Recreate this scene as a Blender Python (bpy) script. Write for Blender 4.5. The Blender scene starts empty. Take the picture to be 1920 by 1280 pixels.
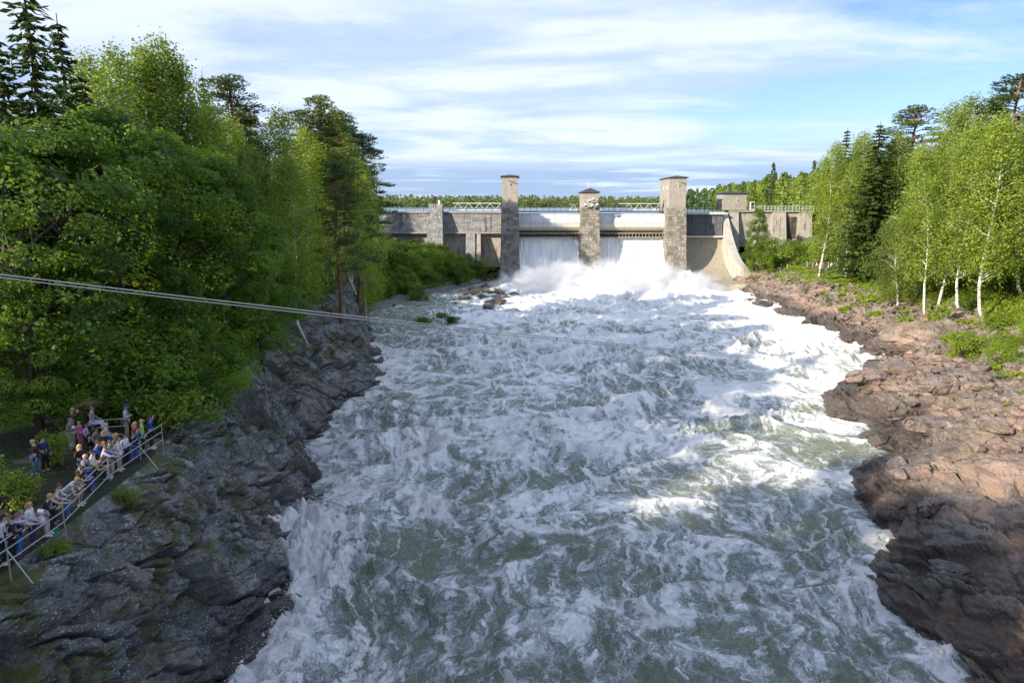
import bpy, math, random
import numpy as np
from mathutils import Vector, Matrix, Euler

random.seed(7)
RNG = np.random.RandomState(11)
SC = bpy.context.scene

# ------------------------------------------------------------------ camera
CAM_Z = 25.0
PITCH = math.atan(253 / 1280.0)
cam_d = bpy.data.cameras.new('camera')
cam = bpy.data.objects.new('camera', cam_d)
SC.collection.objects.link(cam)
cam.location = (0, 0, CAM_Z)
cam.rotation_euler = (math.pi / 2 - PITCH, 0, 0)
cam_d.lens = 24
cam_d.sensor_width = 36
cam_d.clip_start = 0.5
cam_d.clip_end = 20000
SC.camera = cam

# ------------------------------------------------------------------ sun and sky
SUN_EL = math.radians(20)
SUN_AZ = math.radians(233)            # compass: clockwise from +Y
SUNDIR = Vector((math.sin(SUN_AZ) * math.cos(SUN_EL), math.cos(SUN_AZ) * math.cos(SUN_EL), math.sin(SUN_EL)))
sd = bpy.data.lights.new('sun', 'SUN')
sd.energy = 3.4
sd.angle = math.radians(0.53)
sd.color = (1.0, 0.87, 0.68)
so = bpy.data.objects.new('sun', sd)
so.rotation_euler = SUNDIR.to_track_quat('Z', 'Y').to_euler()
so.location = (-60, -60, 80)
SC.collection.objects.link(so)

SC.view_settings.view_transform = 'Standard'
SC.view_settings.look = 'None'
SC.view_settings.gamma = 1
SC.view_settings.exposure = 1.45
SC.view_settings.use_curve_mapping = False
SC.cycles.max_bounces = 8
SC.cycles.diffuse_bounces = 3
SC.cycles.glossy_bounces = 2
SC.cycles.transmission_bounces = 3
SC.cycles.volume_bounces = 5
SC.cycles.transparent_max_bounces = 6
SC.cycles.volume_step_rate = 2.0
SC.cycles.sample_clamp_indirect = 6
SC.cycles.use_denoising = True


class NT:
    """small node-tree writer"""
    def __init__(self, tree):
        self.t = tree
        self.n = tree.nodes
        self.l = tree.links

    def node(self, kind, **kw):
        nd = self.n.new(kind)
        ins = kw.pop('ins', {})
        for k, v in kw.items():
            setattr(nd, k, v)
        for k, v in ins.items():
            self.put(nd.inputs[k], v)
        return nd

    def put(self, sock, v):
        if isinstance(v, bpy.types.NodeSocket):
            self.l.new(v, sock)
        elif isinstance(v, (tuple, list)) and sock.type == 'RGBA' and len(v) == 3:
            sock.default_value = (v[0], v[1], v[2], 1)
        else:
            sock.default_value = v

    def math(self, op, a, b=0.0, c=0.0, clamp=False):
        nd = self.n.new('ShaderNodeMath')
        nd.operation = op
        nd.use_clamp = clamp
        for i, v in enumerate((a, b, c)):
            self.put(nd.inputs[i], v)
        return nd.outputs[0]

    def vmath(self, op, a, b=(0, 0, 0)):
        nd = self.n.new('ShaderNodeVectorMath')
        nd.operation = op
        self.put(nd.inputs[0], a)
        self.put(nd.inputs[1], b)
        return nd.outputs['Value'] if op in ('DOT_PRODUCT', 'LENGTH', 'DISTANCE') else nd.outputs[0]

    def ramp(self, fac, stops, interp='LINEAR'):
        nd = self.n.new('ShaderNodeValToRGB')
        cr = nd.color_ramp
        cr.interpolation = interp
        while len(cr.elements) < len(stops):
            cr.elements.new(0.5)
        for e, (p, c) in zip(cr.elements, stops):
            e.position = p
            if not isinstance(c, (tuple, list)):
                c = (c, c, c)
            e.color = (c[0], c[1], c[2], 1)
        self.put(nd.inputs[0], fac)
        return nd.outputs[0]

    def smooth(self, v, a, b):
        nd = self.n.new('ShaderNodeMapRange')
        nd.interpolation_type = 'SMOOTHSTEP'
        self.put(nd.inputs[0], v)
        self.put(nd.inputs[1], a)
        self.put(nd.inputs[2], b)
        return nd.outputs[0]

    def mix(self, fac, a, b, mode='MIX'):
        nd = self.n.new('ShaderNodeMix')
        nd.data_type = 'RGBA'
        nd.blend_type = mode
        self.put(nd.inputs[0], fac)
        self.put(nd.inputs[6], a)
        self.put(nd.inputs[7], b)
        return nd.outputs[2]

    def noise(self, vec, scale, detail=4, rough=0.5, dist=0.0, typ='FBM', out=0, dims='3D'):
        nd = self.n.new('ShaderNodeTexNoise')
        nd.noise_dimensions = dims
        nd.noise_type = typ
        if typ in ('FBM',):
            nd.normalize = True
        self.put(nd.inputs['Vector'], vec)
        nd.inputs['Scale'].default_value = scale
        nd.inputs['Detail'].default_value = detail
        nd.inputs['Roughness'].default_value = rough
        nd.inputs['Distortion'].default_value = dist
        return nd.outputs[out]

    def voronoi(self, vec, scale, feature='F1', out='Distance', rnd=1.0):
        nd = self.n.new('ShaderNodeTexVoronoi')
        nd.feature = feature
        self.put(nd.inputs['Vector'], vec)
        nd.inputs['Scale'].default_value = scale
        nd.inputs['Randomness'].default_value = rnd
        return nd.outputs[out]

    def mapping(self, vec, scale=(1, 1, 1), rot=(0, 0, 0), loc=(0, 0, 0)):
        nd = self.n.new('ShaderNodeMapping')
        self.put(nd.inputs[0], vec)
        nd.inputs['Scale'].default_value = scale
        nd.inputs['Rotation'].default_value = rot
        nd.inputs['Location'].default_value = loc
        return nd.outputs[0]


world = bpy.data.worlds.new('World')
SC.world = world
world.use_nodes = True
w = NT(world.node_tree)
w.n.clear()
wo = w.node('ShaderNodeOutputWorld')
sky = w.node('ShaderNodeTexSky', sky_type='NISHITA', sun_disc=False, sun_elevation=SUN_EL, sun_rotation=SUN_AZ)
sky.air_density = 1.0
sky.dust_density = 0.6
sky.ozone_density = 2.5
tc = w.node('ShaderNodeTexCoord')
sep = w.node('ShaderNodeSeparateXYZ', ins={0: tc.outputs['Generated']})
dz = w.math('MAXIMUM', sep.outputs[2], 0.0)
# cloud layer: direction projected on a high sheet
den = w.math('ADD', dz, 0.07)
cx_ = w.math('DIVIDE', sep.outputs[0], den)
cy_ = w.math('DIVIDE', sep.outputs[1], den)
cl = w.node('ShaderNodeCombineXYZ', ins={0: cx_, 1: cy_}).outputs[0]
clm = w.mapping(cl, scale=(0.42, 0.62, 1), rot=(0, 0, 0.35), loc=(3.1, 1.7, 0))
n1 = w.noise(clm, 0.75, detail=7, rough=0.56, dist=0.35)
n2 = w.noise(w.mapping(cl, scale=(0.5, 0.9, 1), rot=(0, 0, -0.2), loc=(9, 4, 0)), 2.2, detail=8, rough=0.6, dist=0.5)
cov = w.math('ADD', w.math('MULTIPLY', n1, 0.72), w.math('MULTIPLY', n2, 0.28))
# thinner to the upper right of the valley, thicker to the left and middle
az = w.math('ARCTAN2', sep.outputs[0], sep.outputs[1])
thin = w.math('MULTIPLY', w.smooth(az, 0.08, 0.62), -0.06)
cov = w.math('ADD', cov, thin)
cov = w.math('ADD', cov, w.math('MULTIPLY', w.smooth(dz, 0.22, 0.40), 0.06))
cmask = w.smooth(cov, 0.35, 0.54)
shade = w.smooth(w.noise(clm, 1.5, detail=7, rough=0.58, dist=0.3), 0.40, 0.60)
ccol = w.mix(shade, (3.9, 4.9, 7.0), (5.9, 6.5, 7.7))
# low bank of blue-grey stratus just over the horizon, in flat streaks
bandv = w.node('ShaderNodeCombineXYZ', ins={0: w.math('MULTIPLY', az, 3.0), 1: w.math('MULTIPLY', dz, 60.0)}).outputs[0]
bn = w.noise(bandv, 1.1, detail=6, rough=0.55, dist=0.4)
bandm = w.math('MULTIPLY', w.smooth(bn, 0.37, 0.49), w.math('SUBTRACT', 1.0, w.smooth(dz, 0.045, 0.075)))
ccol2 = w.mix(bandm, ccol, (2.6, 3.6, 5.5))
cmask2 = w.math('MAXIMUM', cmask, w.math('MULTIPLY', bandm, 0.9))
pale = w.math('SUBTRACT', 1.0, w.smooth(dz, 0.02, 0.30))
skycol = w.mix(w.math('MULTIPLY', pale, 0.22), w.mix(1.0, sky.outputs[0], (0.75, 0.88, 1.25), 'MULTIPLY'), (6.6, 7.3, 8.4))
allc = w.mix(w.math('MULTIPLY', cmask2, 0.9), skycol, ccol2)
# below the horizon: dull ground colour
gnd = w.smooth(sep.outputs[2], -0.03, 0.0)
allc = w.mix(gnd, (1.0, 1.15, 1.0), allc)
bg = w.node('ShaderNodeBackground', ins={0: allc, 1: 0.060})
w.l.new(bg.outputs[0], wo.inputs[0])

# ------------------------------------------------------------------ noise (numpy)
def _h(ix, iy, iz, s):
    h = (ix.astype(np.uint32) * np.uint32(374761393) + iy.astype(np.uint32) * np.uint32(668265263)
         + iz.astype(np.uint32) * np.uint32(2147483647) + np.uint32((s * 974711 + 1013) & 0xffffffff))
    h = (h ^ (h >> np.uint32(13))) * np.uint32(1274126177)
    h = (h ^ (h >> np.uint32(15))) * np.uint32(2246822519)
    return h ^ (h >> np.uint32(16))

def _u(h):
    return h.astype(np.float64) / 4294967296.0

def perlin2(x, y, s=0):
    ix = np.floor(x).astype(np.int64); iy = np.floor(y).astype(np.int64)
    fx = x - ix; fy = y - iy
    u = fx * fx * fx * (fx * (fx * 6 - 15) + 10); v = fy * fy * fy * (fy * (fy * 6 - 15) + 10)
    z = np.zeros_like(ix)
    def g(a, b):
        t = _u(_h(ix + a, iy + b, z, s)) * 2 * np.pi
        return np.cos(t) * (fx - a) + np.sin(t) * (fy - b)
    return ((g(0, 0) * (1 - u) + g(1, 0) * u) * (1 - v) + (g(0, 1) * (1 - u) + g(1, 1) * u) * v) * 1.5

def perlin3(x, y, z, s=0):
    ix = np.floor(x).astype(np.int64); iy = np.floor(y).astype(np.int64); iz = np.floor(z).astype(np.int64)
    fx = x - ix; fy = y - iy; fz = z - iz
    f = lambda t: t * t * t * (t * (t * 6 - 15) + 10)
    u, v, q = f(fx), f(fy), f(fz)
    def g(a, b, c):
        h = _h(ix + a, iy + b, iz + c, s)
        gx = (h & np.uint32(1023)).astype(np.float64) / 511.5 - 1
        gy = ((h >> np.uint32(10)) & np.uint32(1023)).astype(np.float64) / 511.5 - 1
        gz = ((h >> np.uint32(20)) & np.uint32(1023)).astype(np.float64) / 511.5 - 1
        return gx * (fx - a) + gy * (fy - b) + gz * (fz - c)
    def lay(c):
        return (g(0, 0, c) * (1 - u) + g(1, 0, c) * u) * (1 - v) + (g(0, 1, c) * (1 - u) + g(1, 1, c) * u) * v
    return (lay(0) * (1 - q) + lay(1) * q) * 1.3

def fbm2(x, y, o=4, s=0, g=0.5):
    a, t, n = 1.0, 0, 0
    for i in range(o):
        t = t + a * perlin2(x * 2 ** i, y * 2 ** i, s + i); n += a; a *= g
    return t / n

def fbm3(x, y, z, o=4, s=0, g=0.5):
    a, t, n = 1.0, 0, 0
    for i in range(o):
        t = t + a * perlin3(x * 2 ** i, y * 2 ** i, z * 2 ** i, s + i); n += a; a *= g
    return t / n

def cells3(P, s=0):
    """F1, F2, per-cell random value and vector to the nearest seed"""
    I = np.floor(P).astype(np.int64)
    f1 = np.full(len(P), 9.0); f2 = np.full(len(P), 9.0)
    idv = np.zeros(len(P), np.uint32); D = np.zeros_like(P)
    for a in (-1, 0, 1):
        for b in (-1, 0, 1):
            for c in (-1, 0, 1):
                h = _h(I[:, 0] + a, I[:, 1] + b, I[:, 2] + c, s)
                q = np.stack([I[:, 0] + a + (h & np.uint32(1023)) / 1023.0,
                              I[:, 1] + b + ((h >> np.uint32(10)) & np.uint32(1023)) / 1023.0,
                              I[:, 2] + c + ((h >> np.uint32(20)) & np.uint32(1023)) / 1023.0], 1)
                d = P - q
                L = np.sqrt((d * d).sum(1))
                nr = L < f1
                f2 = np.where(nr, f1, np.minimum(f2, L))
                f1 = np.where(nr, L, f1)
                idv = np.where(nr, h, idv)
                D[nr] = d[nr]
    return f1, f2, idv, D

def sstep(a, b, x):
    t = np.clip((x - a) / (b - a), 0, 1)
    return t * t * (3 - 2 * t)

# ------------------------------------------------------------------ object helpers
COL = SC.collection

def put_props(o, label=None, cat=None, group=None, kind=None):
    if label: o['label'] = label
    if cat: o['category'] = cat
    if group: o['group'] = group
    if kind: o['kind'] = kind
    return o

def mesh_np(name, V, F, mats=(), smooth=False, tone=None, matidx=None, attrs=None):
    """F: (N,3) or (N,4) array or a list of such arrays"""
    V = np.asarray(V, np.float32).reshape(-1, 3)
    if not (isinstance(F, list) and isinstance(F[0], np.ndarray)): F = [np.asarray(F)]
    F = [np.asarray(f, np.int32) for f in F if len(f)]
    me = bpy.data.meshes.new(name)
    nv = len(V); nl = sum(f.size for f in F); nf = sum(len(f) for f in F)
    me.vertices.add(nv); me.vertices.foreach_set('co', V.ravel())
    me.loops.add(nl); me.loops.foreach_set('vertex_index', np.concatenate([f.ravel() for f in F]))
    me.polygons.add(nf)
    tot = np.concatenate([np.full(len(f), f.shape[1]) for f in F])
    st = np.concatenate([[0], np.cumsum(tot)[:-1]]).astype(np.int32)
    me.polygons.foreach_set('loop_start', st)
    if smooth is not None:
        me.polygons.foreach_set('use_smooth', np.full(nf, bool(smooth)))
    if matidx is not None:
        me.polygons.foreach_set('material_index', np.asarray(matidx, np.int32))
    if tone is not None:
        a = me.attributes.new('tone', 'FLOAT', 'FACE'); a.data.foreach_set('value', np.asarray(tone, np.float32))
    for k, v in (attrs or {}).items():
        v = np.asarray(v, np.float32)
        if v.ndim == 1:
            a = me.attributes.new(k, 'FLOAT', 'POINT'); a.data.foreach_set('value', v)
        else:
            a = me.attributes.new(k, 'FLOAT_VECTOR', 'POINT'); a.data.foreach_set('vector', v.ravel())
    me.update(calc_edges=True); me.validate()
    for m in mats: me.materials.append(m)
    return me

def add_obj(name, data, parent=None, loc=None, rot=None, scale=None):
    o = bpy.data.objects.new(name, data)
    COL.objects.link(o)
    if parent is not None: o.parent = parent
    if loc is not None: o.location = loc
    if rot is not None: o.rotation_euler = rot
    if scale is not None: o.scale = scale if hasattr(scale, '__len__') else (scale,) * 3
    return o

def thing(name, label, cat, loc=(0, 0, 0), rz=0, group=None):
    o = add_obj(name, None, loc=loc, rot=(0, 0, rz))
    return put_props(o, label, cat, group)

class MB:
    """collects quads and tris, builds one mesh"""
    def __init__(self):
        self.v = []; self.q = []; self.t = []; self.n = 0
        self.qt = []; self.tt = []
    def add(self, V, F, tone=0.5):
        V = np.asarray(V, float).reshape(-1, 3); F = np.asarray(F)
        if F.shape[1] == 4: self.q.append(F + self.n); self.qt.append(np.broadcast_to(tone, (len(F),)))
        else: self.t.append(F + self.n); self.tt.append(np.broadcast_to(tone, (len(F),)))
        self.v.append(V); self.n += len(V)
    def box(self, c, s, rz=0.0, tone=0.5, taper=1.0):
        x, y, z = [k / 2 for k in s]
        V = np.array([[-x, -y, -z], [x, -y, -z], [x, y, -z], [-x, y, -z],
                      [-x * taper, -y * taper, z], [x * taper, -y * taper, z], [x * taper, y * taper, z], [-x * taper, y * taper, z]])
        if rz:
            cr, sr = math.cos(rz), math.sin(rz)
            V = V @ np.array([[cr, sr, 0], [-sr, cr, 0], [0, 0, 1]])
        self.add(V + np.array(c), [[0, 3, 2, 1], [4, 5, 6, 7], [0, 1, 5, 4], [1, 2, 6, 5], [2, 3, 7, 6], [3, 0, 4, 7]], tone)
    def hexa(self, b4, t4, tone=0.5):
        V = np.array(list(b4) + list(t4), float)
        self.add(V, [[0, 3, 2, 1], [4, 5, 6, 7], [0, 1, 5, 4], [1, 2, 6, 5], [2, 3, 7, 6], [3, 0, 4, 7]], tone)
    def tube(self, P, R, n=6, tone=0.5, caps=True):
        V, F, C = tube_np(P, R, n)
        self.add(V, F, tone)
        if caps:
            k = len(V)
            for ring in (list(range(n))[::-1], list(range(k - n, k))):
                for i in range(1, n - 1):
                    self.t.append(np.array([[ring[0], ring[i], ring[i + 1]]]) + self.n - k); self.tt.append(np.full(1, tone))
    def bar(self, a, b, r, n=6, tone=0.5):
        self.tube([a, b], [r, r], n, tone)
    def mesh(self, name, mats=(), smooth=False):
        F, T = [], []
        if self.q: F.append(np.concatenate(self.q)); T.append(np.concatenate(self.qt))
        if self.t: F.append(np.concatenate(self.t)); T.append(np.concatenate(self.tt))
        return mesh_np(name, np.concatenate(self.v), F, mats, smooth, tone=np.concatenate(T))
    def build(self, name, mat, parent=None, smooth=False, loc=None):
        return add_obj(name, self.mesh(name, [mat], smooth), parent, loc)

def tube_np(P, R, n=6):
    P = np.asarray(P, float); m = len(P)
    R = np.broadcast_to(R, (m,)) if np.ndim(R) else np.full(m, R)
    T = np.gradient(P, axis=0); T /= np.linalg.norm(T, axis=1)[:, None] + 1e-9
    ref = np.array([0, 0, 1.0]) if abs(T[0][2]) < 0.8 else np.array([1.0, 0, 0])
    A = np.cross(T, ref); A /= np.linalg.norm(A, axis=1)[:, None] + 1e-9
    B = np.cross(T, A)
    th = np.arange(n) * 2 * np.pi / n
    V = P[:, None, :] + R[:, None, None] * (np.cos(th)[None, :, None] * A[:, None, :] + np.sin(th)[None, :, None] * B[:, None, :])
    F = []
    for i in range(m - 1):
        for j in range(n):
            k = (j + 1) % n
            F.append([i * n + j, i * n + k, (i + 1) * n + k, (i + 1) * n + j])
    return V.reshape(-1, 3), np.array(F), None

def ray(px, py):
    """direction through a point of the 1920x1280 photograph"""
    c, s = math.cos(PITCH), math.sin(PITCH); u = 640 - py
    return np.array([px - 960, 1280 * c + u * s, -1280 * s + u * c])

def atY(px, py, Y):
    d = ray(px, py); return d * (Y / d[1]) + np.array([0, 0, CAM_Z])

def atZ(px, py, Z):
    d = ray(px, py); return d * ((Z - CAM_Z) / d[2]) + np.array([0, 0, CAM_Z])

def copy_tree(o, parent=None):
    c = o.copy(); COL.objects.link(c); c.parent = parent
    for ch in list(o.children): copy_tree(ch, c)
    return c

# ------------------------------------------------------------------ materials
def pmat(name, col, rough=0.7, metal=0.0, spec=0.5, var=0.0, scale=3.0, bump=0.0, bscale=20.0, tonevar=0.0):
    m = bpy.data.materials.new(name); m.use_nodes = True
    t = NT(m.node_tree); bs = t.n['Principled BSDF']
    bs.inputs['Roughness'].default_value = rough; bs.inputs['Metallic'].default_value = metal
    bs.inputs['Specular IOR Level'].default_value = spec
    c = col
    tcx = t.node('ShaderNodeTexCoord').outputs['Object']
    if var or bump:
        nz = t.noise(tcx, scale, 5, 0.6)
        c = t.mix(nz, tuple(k * (1 - var) for k in col), tuple(min(1, k * (1 + var)) for k in col))
    if tonevar:
        at = t.node('ShaderNodeAttribute', attribute_name='tone').outputs['Fac']
        f = t.math('ADD', t.math('MULTIPLY', at, 2 * tonevar), 1 - tonevar)
        c = t.mix(1.0, c, t.node('ShaderNodeCombineXYZ', ins={0: f, 1: f, 2: f}).outputs[0], 'MULTIPLY')
    t.put(bs.inputs['Base Color'], c)
    if bump:
        b = t.node('ShaderNodeBump', ins={'Height': t.noise(tcx, bscale, 4, 0.6), 'Strength': bump, 'Distance': 0.05})
        t.l.new(b.outputs[0], bs.inputs['Normal'])
    return m

def rock_mat(name, dark, light, tint, lichen, moss, wet_z, mossc=(0.045, 0.05, 0.008), bumpd=0.06):
    m = bpy.data.materials.new(name); m.use_nodes = True
    t = NT(m.node_tree); bs = t.n['Principled BSDF']
    geo = t.node('ShaderNodeNewGeometry'); P = geo.outputs['Position']
    tc = t.node('ShaderNodeTexCoord')
    sp = t.node('ShaderNodeSeparateXYZ', ins={0: P})
    str_ = t.mapping(P, scale=(0.9, 0.35, 1.6), rot=(0.3, 0.5, 0.4))
    n1 = t.noise(str_, 0.55, 8, 0.62, 0.6)
    n2 = t.noise(P, 2.2, 9, 0.68, 0.3)
    n3 = t.noise(P, 0.22, 4, 0.5, 0.0)
    f = t.math('ADD', t.math('MULTIPLY', n1, 0.55), t.math('MULTIPLY', n2, 0.45))
    c = t.ramp(f, [(0.34, dark), (0.50, tuple(a * .6 + b * .4 for a, b in zip(dark, light))), (0.66, light)])
    c = t.mix(t.math('MULTIPLY', t.smooth(t.noise(P, 7.5, 7, 0.75), 0.5, 0.72), 0.5), c, tuple(k * 0.55 for k in dark))
    c = t.mix(t.math('MULTIPLY', t.smooth(n3, 0.45, 0.68), 0.7), c, tint)
    at = t.node('ShaderNodeAttribute', attribute_name='tone').outputs['Fac']
    oi = t.node('ShaderNodeObjectInfo').outputs['Random']
    tv = t.math('ADD', 0.72, t.math('ADD', t.math('MULTIPLY', at, 0.3), t.math('MULTIPLY', oi, 0.32)))
    c = t.mix(1.0, c, t.node('ShaderNodeCombineXYZ', ins={0: tv, 1: tv, 2: tv}).outputs[0], 'MULTIPLY')
    # fine cracks
    cr = t.voronoi(t.mapping(t.mix(0.25, P, t.noise(P, 1.1, 3, 0.5, out=1)), scale=(1, 0.5, 1.4), rot=(0.2, 0.4, 0.3)), 0.9, 'DISTANCE_TO_EDGE')
    crm = t.math('SUBTRACT', 1.0, t.smooth(cr, 0.0, 0.035))
    c = t.mix(t.math('MULTIPLY', crm, 0.3), c, tuple(k * 0.4 for k in dark))
    if lichen:
        v = t.voronoi(P, 5.5)
        vm = t.math('MULTIPLY', t.math('SUBTRACT', 1.0, t.smooth(v, 0.14, 0.34)), t.smooth(t.noise(P, 0.9, 5, 0.6), 0.42, 0.56))
        v2 = t.voronoi(P, 13.0)
        vm2 = t.math('MULTIPLY', t.math('SUBTRACT', 1.0, t.smooth(v2, 0.16, 0.34)), t.smooth(t.noise(P, 1.7, 4, 0.6), 0.42, 0.56))
        vm = t.math('MULTIPLY', t.math('MAXIMUM', vm, vm2), lichen)
        c = t.mix(vm, c, (0.50, 0.53, 0.52))
    if moss:
        nz = t.node('ShaderNodeSeparateXYZ', ins={0: geo.outputs['Normal']}).outputs[2]
        mm = t.math('MULTIPLY', t.smooth(t.noise(P, 0.35, 6, 0.62, 0.3), 0.47, 0.57), t.smooth(nz, -0.1, 0.45))
        mm = t.math('MULTIPLY', mm, t.smooth(sp.outputs[2], wet_z + 1.5, wet_z + 4.5))
        c = t.mix(t.math('MULTIPLY', mm, moss), c, t.mix(n2, mossc, tuple(k * 2.2 for k in mossc)))
    wet = t.math('SUBTRACT', 1.0, t.smooth(t.math('ADD', sp.outputs[2], t.math('MULTIPLY', n2, 1.5)), wet_z + 0.8, wet_z + 3.2))
    c = t.mix(t.math('MULTIPLY', wet, 0.65), c, (0.018, 0.016, 0.016))
    t.put(bs.inputs['Base Color'], c)
    t.put(bs.inputs['Roughness'], t.math('SUBTRACT', 0.60, t.math('MULTIPLY', wet, 0.42)))
    hgt = t.math('SUBTRACT', t.math('ADD', t.math('MULTIPLY', n1, 1.2), n2), t.math('MULTIPLY', crm, 0.12))
    hgt = t.math('ADD', hgt, t.math('MULTIPLY', t.noise(P, 12, 6, 0.7), 0.22))
    b = t.node('ShaderNodeBump', ins={'Height': hgt, 'Strength': 0.9, 'Distance': bumpd * 5})
    t.l.new(b.outputs[0], bs.inputs['Normal'])
    return m
# ------------------------------------------------------------------ terrain
ZW_Y = [-400, 20, 35, 60, 95, 140, 200]
ZW_Z = [0.5, 0.9, 1.0, 1.45, 2.2, 3.0, 3.9]
def zwater(y): return np.interp(y, ZW_Y, ZW_Z)

# river edges (y, x) read at the waterline
LW = np.array([(-200, -20), (0, -14), (10, -13.4), (22, -14.2), (31, -14.5), (41, -14.0), (50, -14.5), (58, -17.5), (66, -20.2), (73, -21), (80, -19.8),
               (87, -18), (96, -19.5), (106, -22), (120, -26), (133, -28.6), (142, -30), (152, -26), (162, -24), (172, -19), (182, -12.5), (192, -7.5), (204, -5.0)])
RW = np.array([(-200, 30), (0, 22), (20, 23.6), (31, 23.9), (41, 23.6), (46, 27.5), (50, 28.0), (54, 28.8), (57.5, 30.6), (60.5, 34.5), (63, 37), (70, 38.4), (76, 37.2),
               (83, 39.4), (86, 43.5), (90, 51), (95.6, 56), (108, 57), (123, 58.5), (139, 58.6), (155, 59), (171, 59.5), (185, 61), (204, 62)])
def lw(y): return np.interp(y, LW[:, 0], LW[:, 1])
def rw(y): return np.interp(y, RW[:, 0], RW[:, 1])

# cross-sections: (y, [(dx from waterline or absolute x, z) ...]) ; first two are bed and waterline
LEFT = [
    (-60, [(-16, 5), (-19, 10), (-22, 12.5), (-30, 13.5), (-60, 16), (-320, 20)]),
    (10, [(-15.0, 6), (-16.6, 11), (-18.0, 12.6), (-25, 13), (-60, 15), (-320, 20)]),
    (22, [(-15.8, 6.2), (-17.0, 11), (-18.0, 12.6), (-25, 13), (-60, 15), (-320, 20)]),
    (32, [(-16.0, 5.5), (-17.3, 11), (-18.4, 12.6), (-25, 12.9), (-60, 15), (-320, 20)]),
    (37, [(-16.4, 5.5), (-18.0, 11), (-19.5, 12.5), (-25, 13), (-60, 15), (-320, 20)]),
    (45, [(-17.0, 6), (-19.3, 11), (-21, 12.7), (-26, 13.5), (-60, 15), (-320, 20)]),
    (57, [(-19.8, 6), (-22.0, 10.4), (-24, 12.4), (-30, 13.8), (-60, 15.2), (-320, 20)]),
    (67, [(-22.5, 6), (-24.6, 10), (-27, 12.5), (-33, 14), (-60, 15.3), (-320, 20)]),
    (80, [(-22.3, 6), (-25.0, 10.5), (-27.5, 13), (-34, 14.4), (-60, 15.5), (-320, 20)]),
    (95, [(-22.5, 7), (-24.6, 11.5), (-27.5, 14), (-34, 15), (-60, 16), (-320, 20)]),
    (120, [(-27.4, 8), (-28.2, 13), (-30, 15.5), (-36, 16.5), (-60, 17), (-320, 21)]),
    (133, [(-30.2, 8), (-31.2, 12.5), (-33, 15), (-38, 16.5), (-60, 17), (-320, 21)]),
    (145, [(-31, 4.2), (-33.5, 6), (-37, 9), (-43, 13), (-62, 17), (-320, 22)]),
    (165, [(-27, 4.3), (-31, 5.5), (-36, 7.5), (-44, 11), (-64, 17), (-320, 23)]),
    (190, [(-14, 5.4), (-18, 7.8), (-30, 9.6), (-42, 12), (-66, 17), (-320, 23)]),
    (203, [(-9, 6.0), (-14, 8.6), (-30, 10.5), (-42, 12.5), (-70, 18), (-320, 23.5)]),
]
RIGHT = [
    (-60, [(28, 4), (31, 7), (36, 9), (48, 11), (75, 15), (420, 60)]),
    (10, [(26, 3.5), (29, 6.5), (35, 9), (46, 11), (75, 15), (420, 60)]),
    (31, [(26.5, 3.8), (30, 6.5), (36, 8.6), (48, 10.5), (75, 15), (420, 60)]),
    (42, [(27.0, 4), (31, 6.5), (39, 8.6), (50, 10.5), (76, 15), (420, 60)]),
    (52, [(31.0, 4), (35.5, 6.3), (43, 8.4), (52, 10), (78, 15), (420, 60)]),
    (63, [(40.0, 4.2), (44, 6.2), (50, 8.0), (57, 9.8), (80, 15), (420, 60)]),
    (76, [(41.0, 5.0), (46, 6.2), (57, 8.0), (63, 10.0), (82, 15), (420, 60)]),
    (85, [(44.5, 4.2), (50, 5.5), (62.5, 8.0), (67, 10.4), (84, 15), (420, 60)]),
    (96, [(58.5, 5.0), (61, 6.3), (68, 8.4), (74, 10.5), (90, 15), (420, 62)]),
    (110, [(60, 4.6), (63, 6.2), (70.5, 8.6), (77, 11), (95, 15.5), (420, 64)]),
    (127, [(60.5, 4.8), (63, 6.0), (69, 7.8), (78, 10.5), (96, 15.5), (420, 66)]),
    (150, [(61, 5.2), (63.5, 6.6), (67.5, 7.9), (77, 9.7), (98, 15.5), (420, 68)]),
    (172, [(61.5, 5.2), (63.5, 6.4), (67, 8.0), (76.5, 9.6), (100, 16.5), (420, 70)]),
    (185, [(62.2, 5.2), (63.6, 6.0), (66.5, 9.0), (77, 11), (100, 18), (420, 72)]),
    (203, [(64.5, 5.6), (65.5, 8.0), (67, 11.0), (78, 14), (102, 20), (420, 74)]),
]
def profile(y, side):
    T = LEFT if side < 0 else RIGHT
    ys = [t[0] for t in T]
    y = float(np.clip(y, ys[0], ys[-1]))
    i = int(np.clip(np.searchsorted(ys, y) - 1, 0, len(ys) - 2))
    f = (y - ys[i]) / (ys[i + 1] - ys[i])
    A = np.array(T[i][1]); B = np.array(T[i + 1][1])
    C = A * (1 - f) + B * f
    wl = (lw if side < 0 else rw)(y); zw = float(zwater(y))
    C[0, 0] = (min(C[0, 0], wl - 0.6) if side < 0 else max(C[0, 0], wl + 0.6))
    for k in range(1, len(C)):
        C[k, 0] = (min(C[k, 0], C[k - 1, 0] - 0.5) if side < 0 else max(C[k, 0], C[k - 1, 0] + 0.5))
    pre = np.array([(wl - side * 7.0, zw - 4.0), (wl - side * 1.0, zw - 1.0), (wl, zw + 0.0)])
    return np.vstack([pre, C])

def ground(x, y):
    side = -1 if x < 15 else 1
    C = profile(y, side)
    if side < 0: C = C[::-1]
    return float(np.interp(x, C[:, 0], C[:, 1]))

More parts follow.
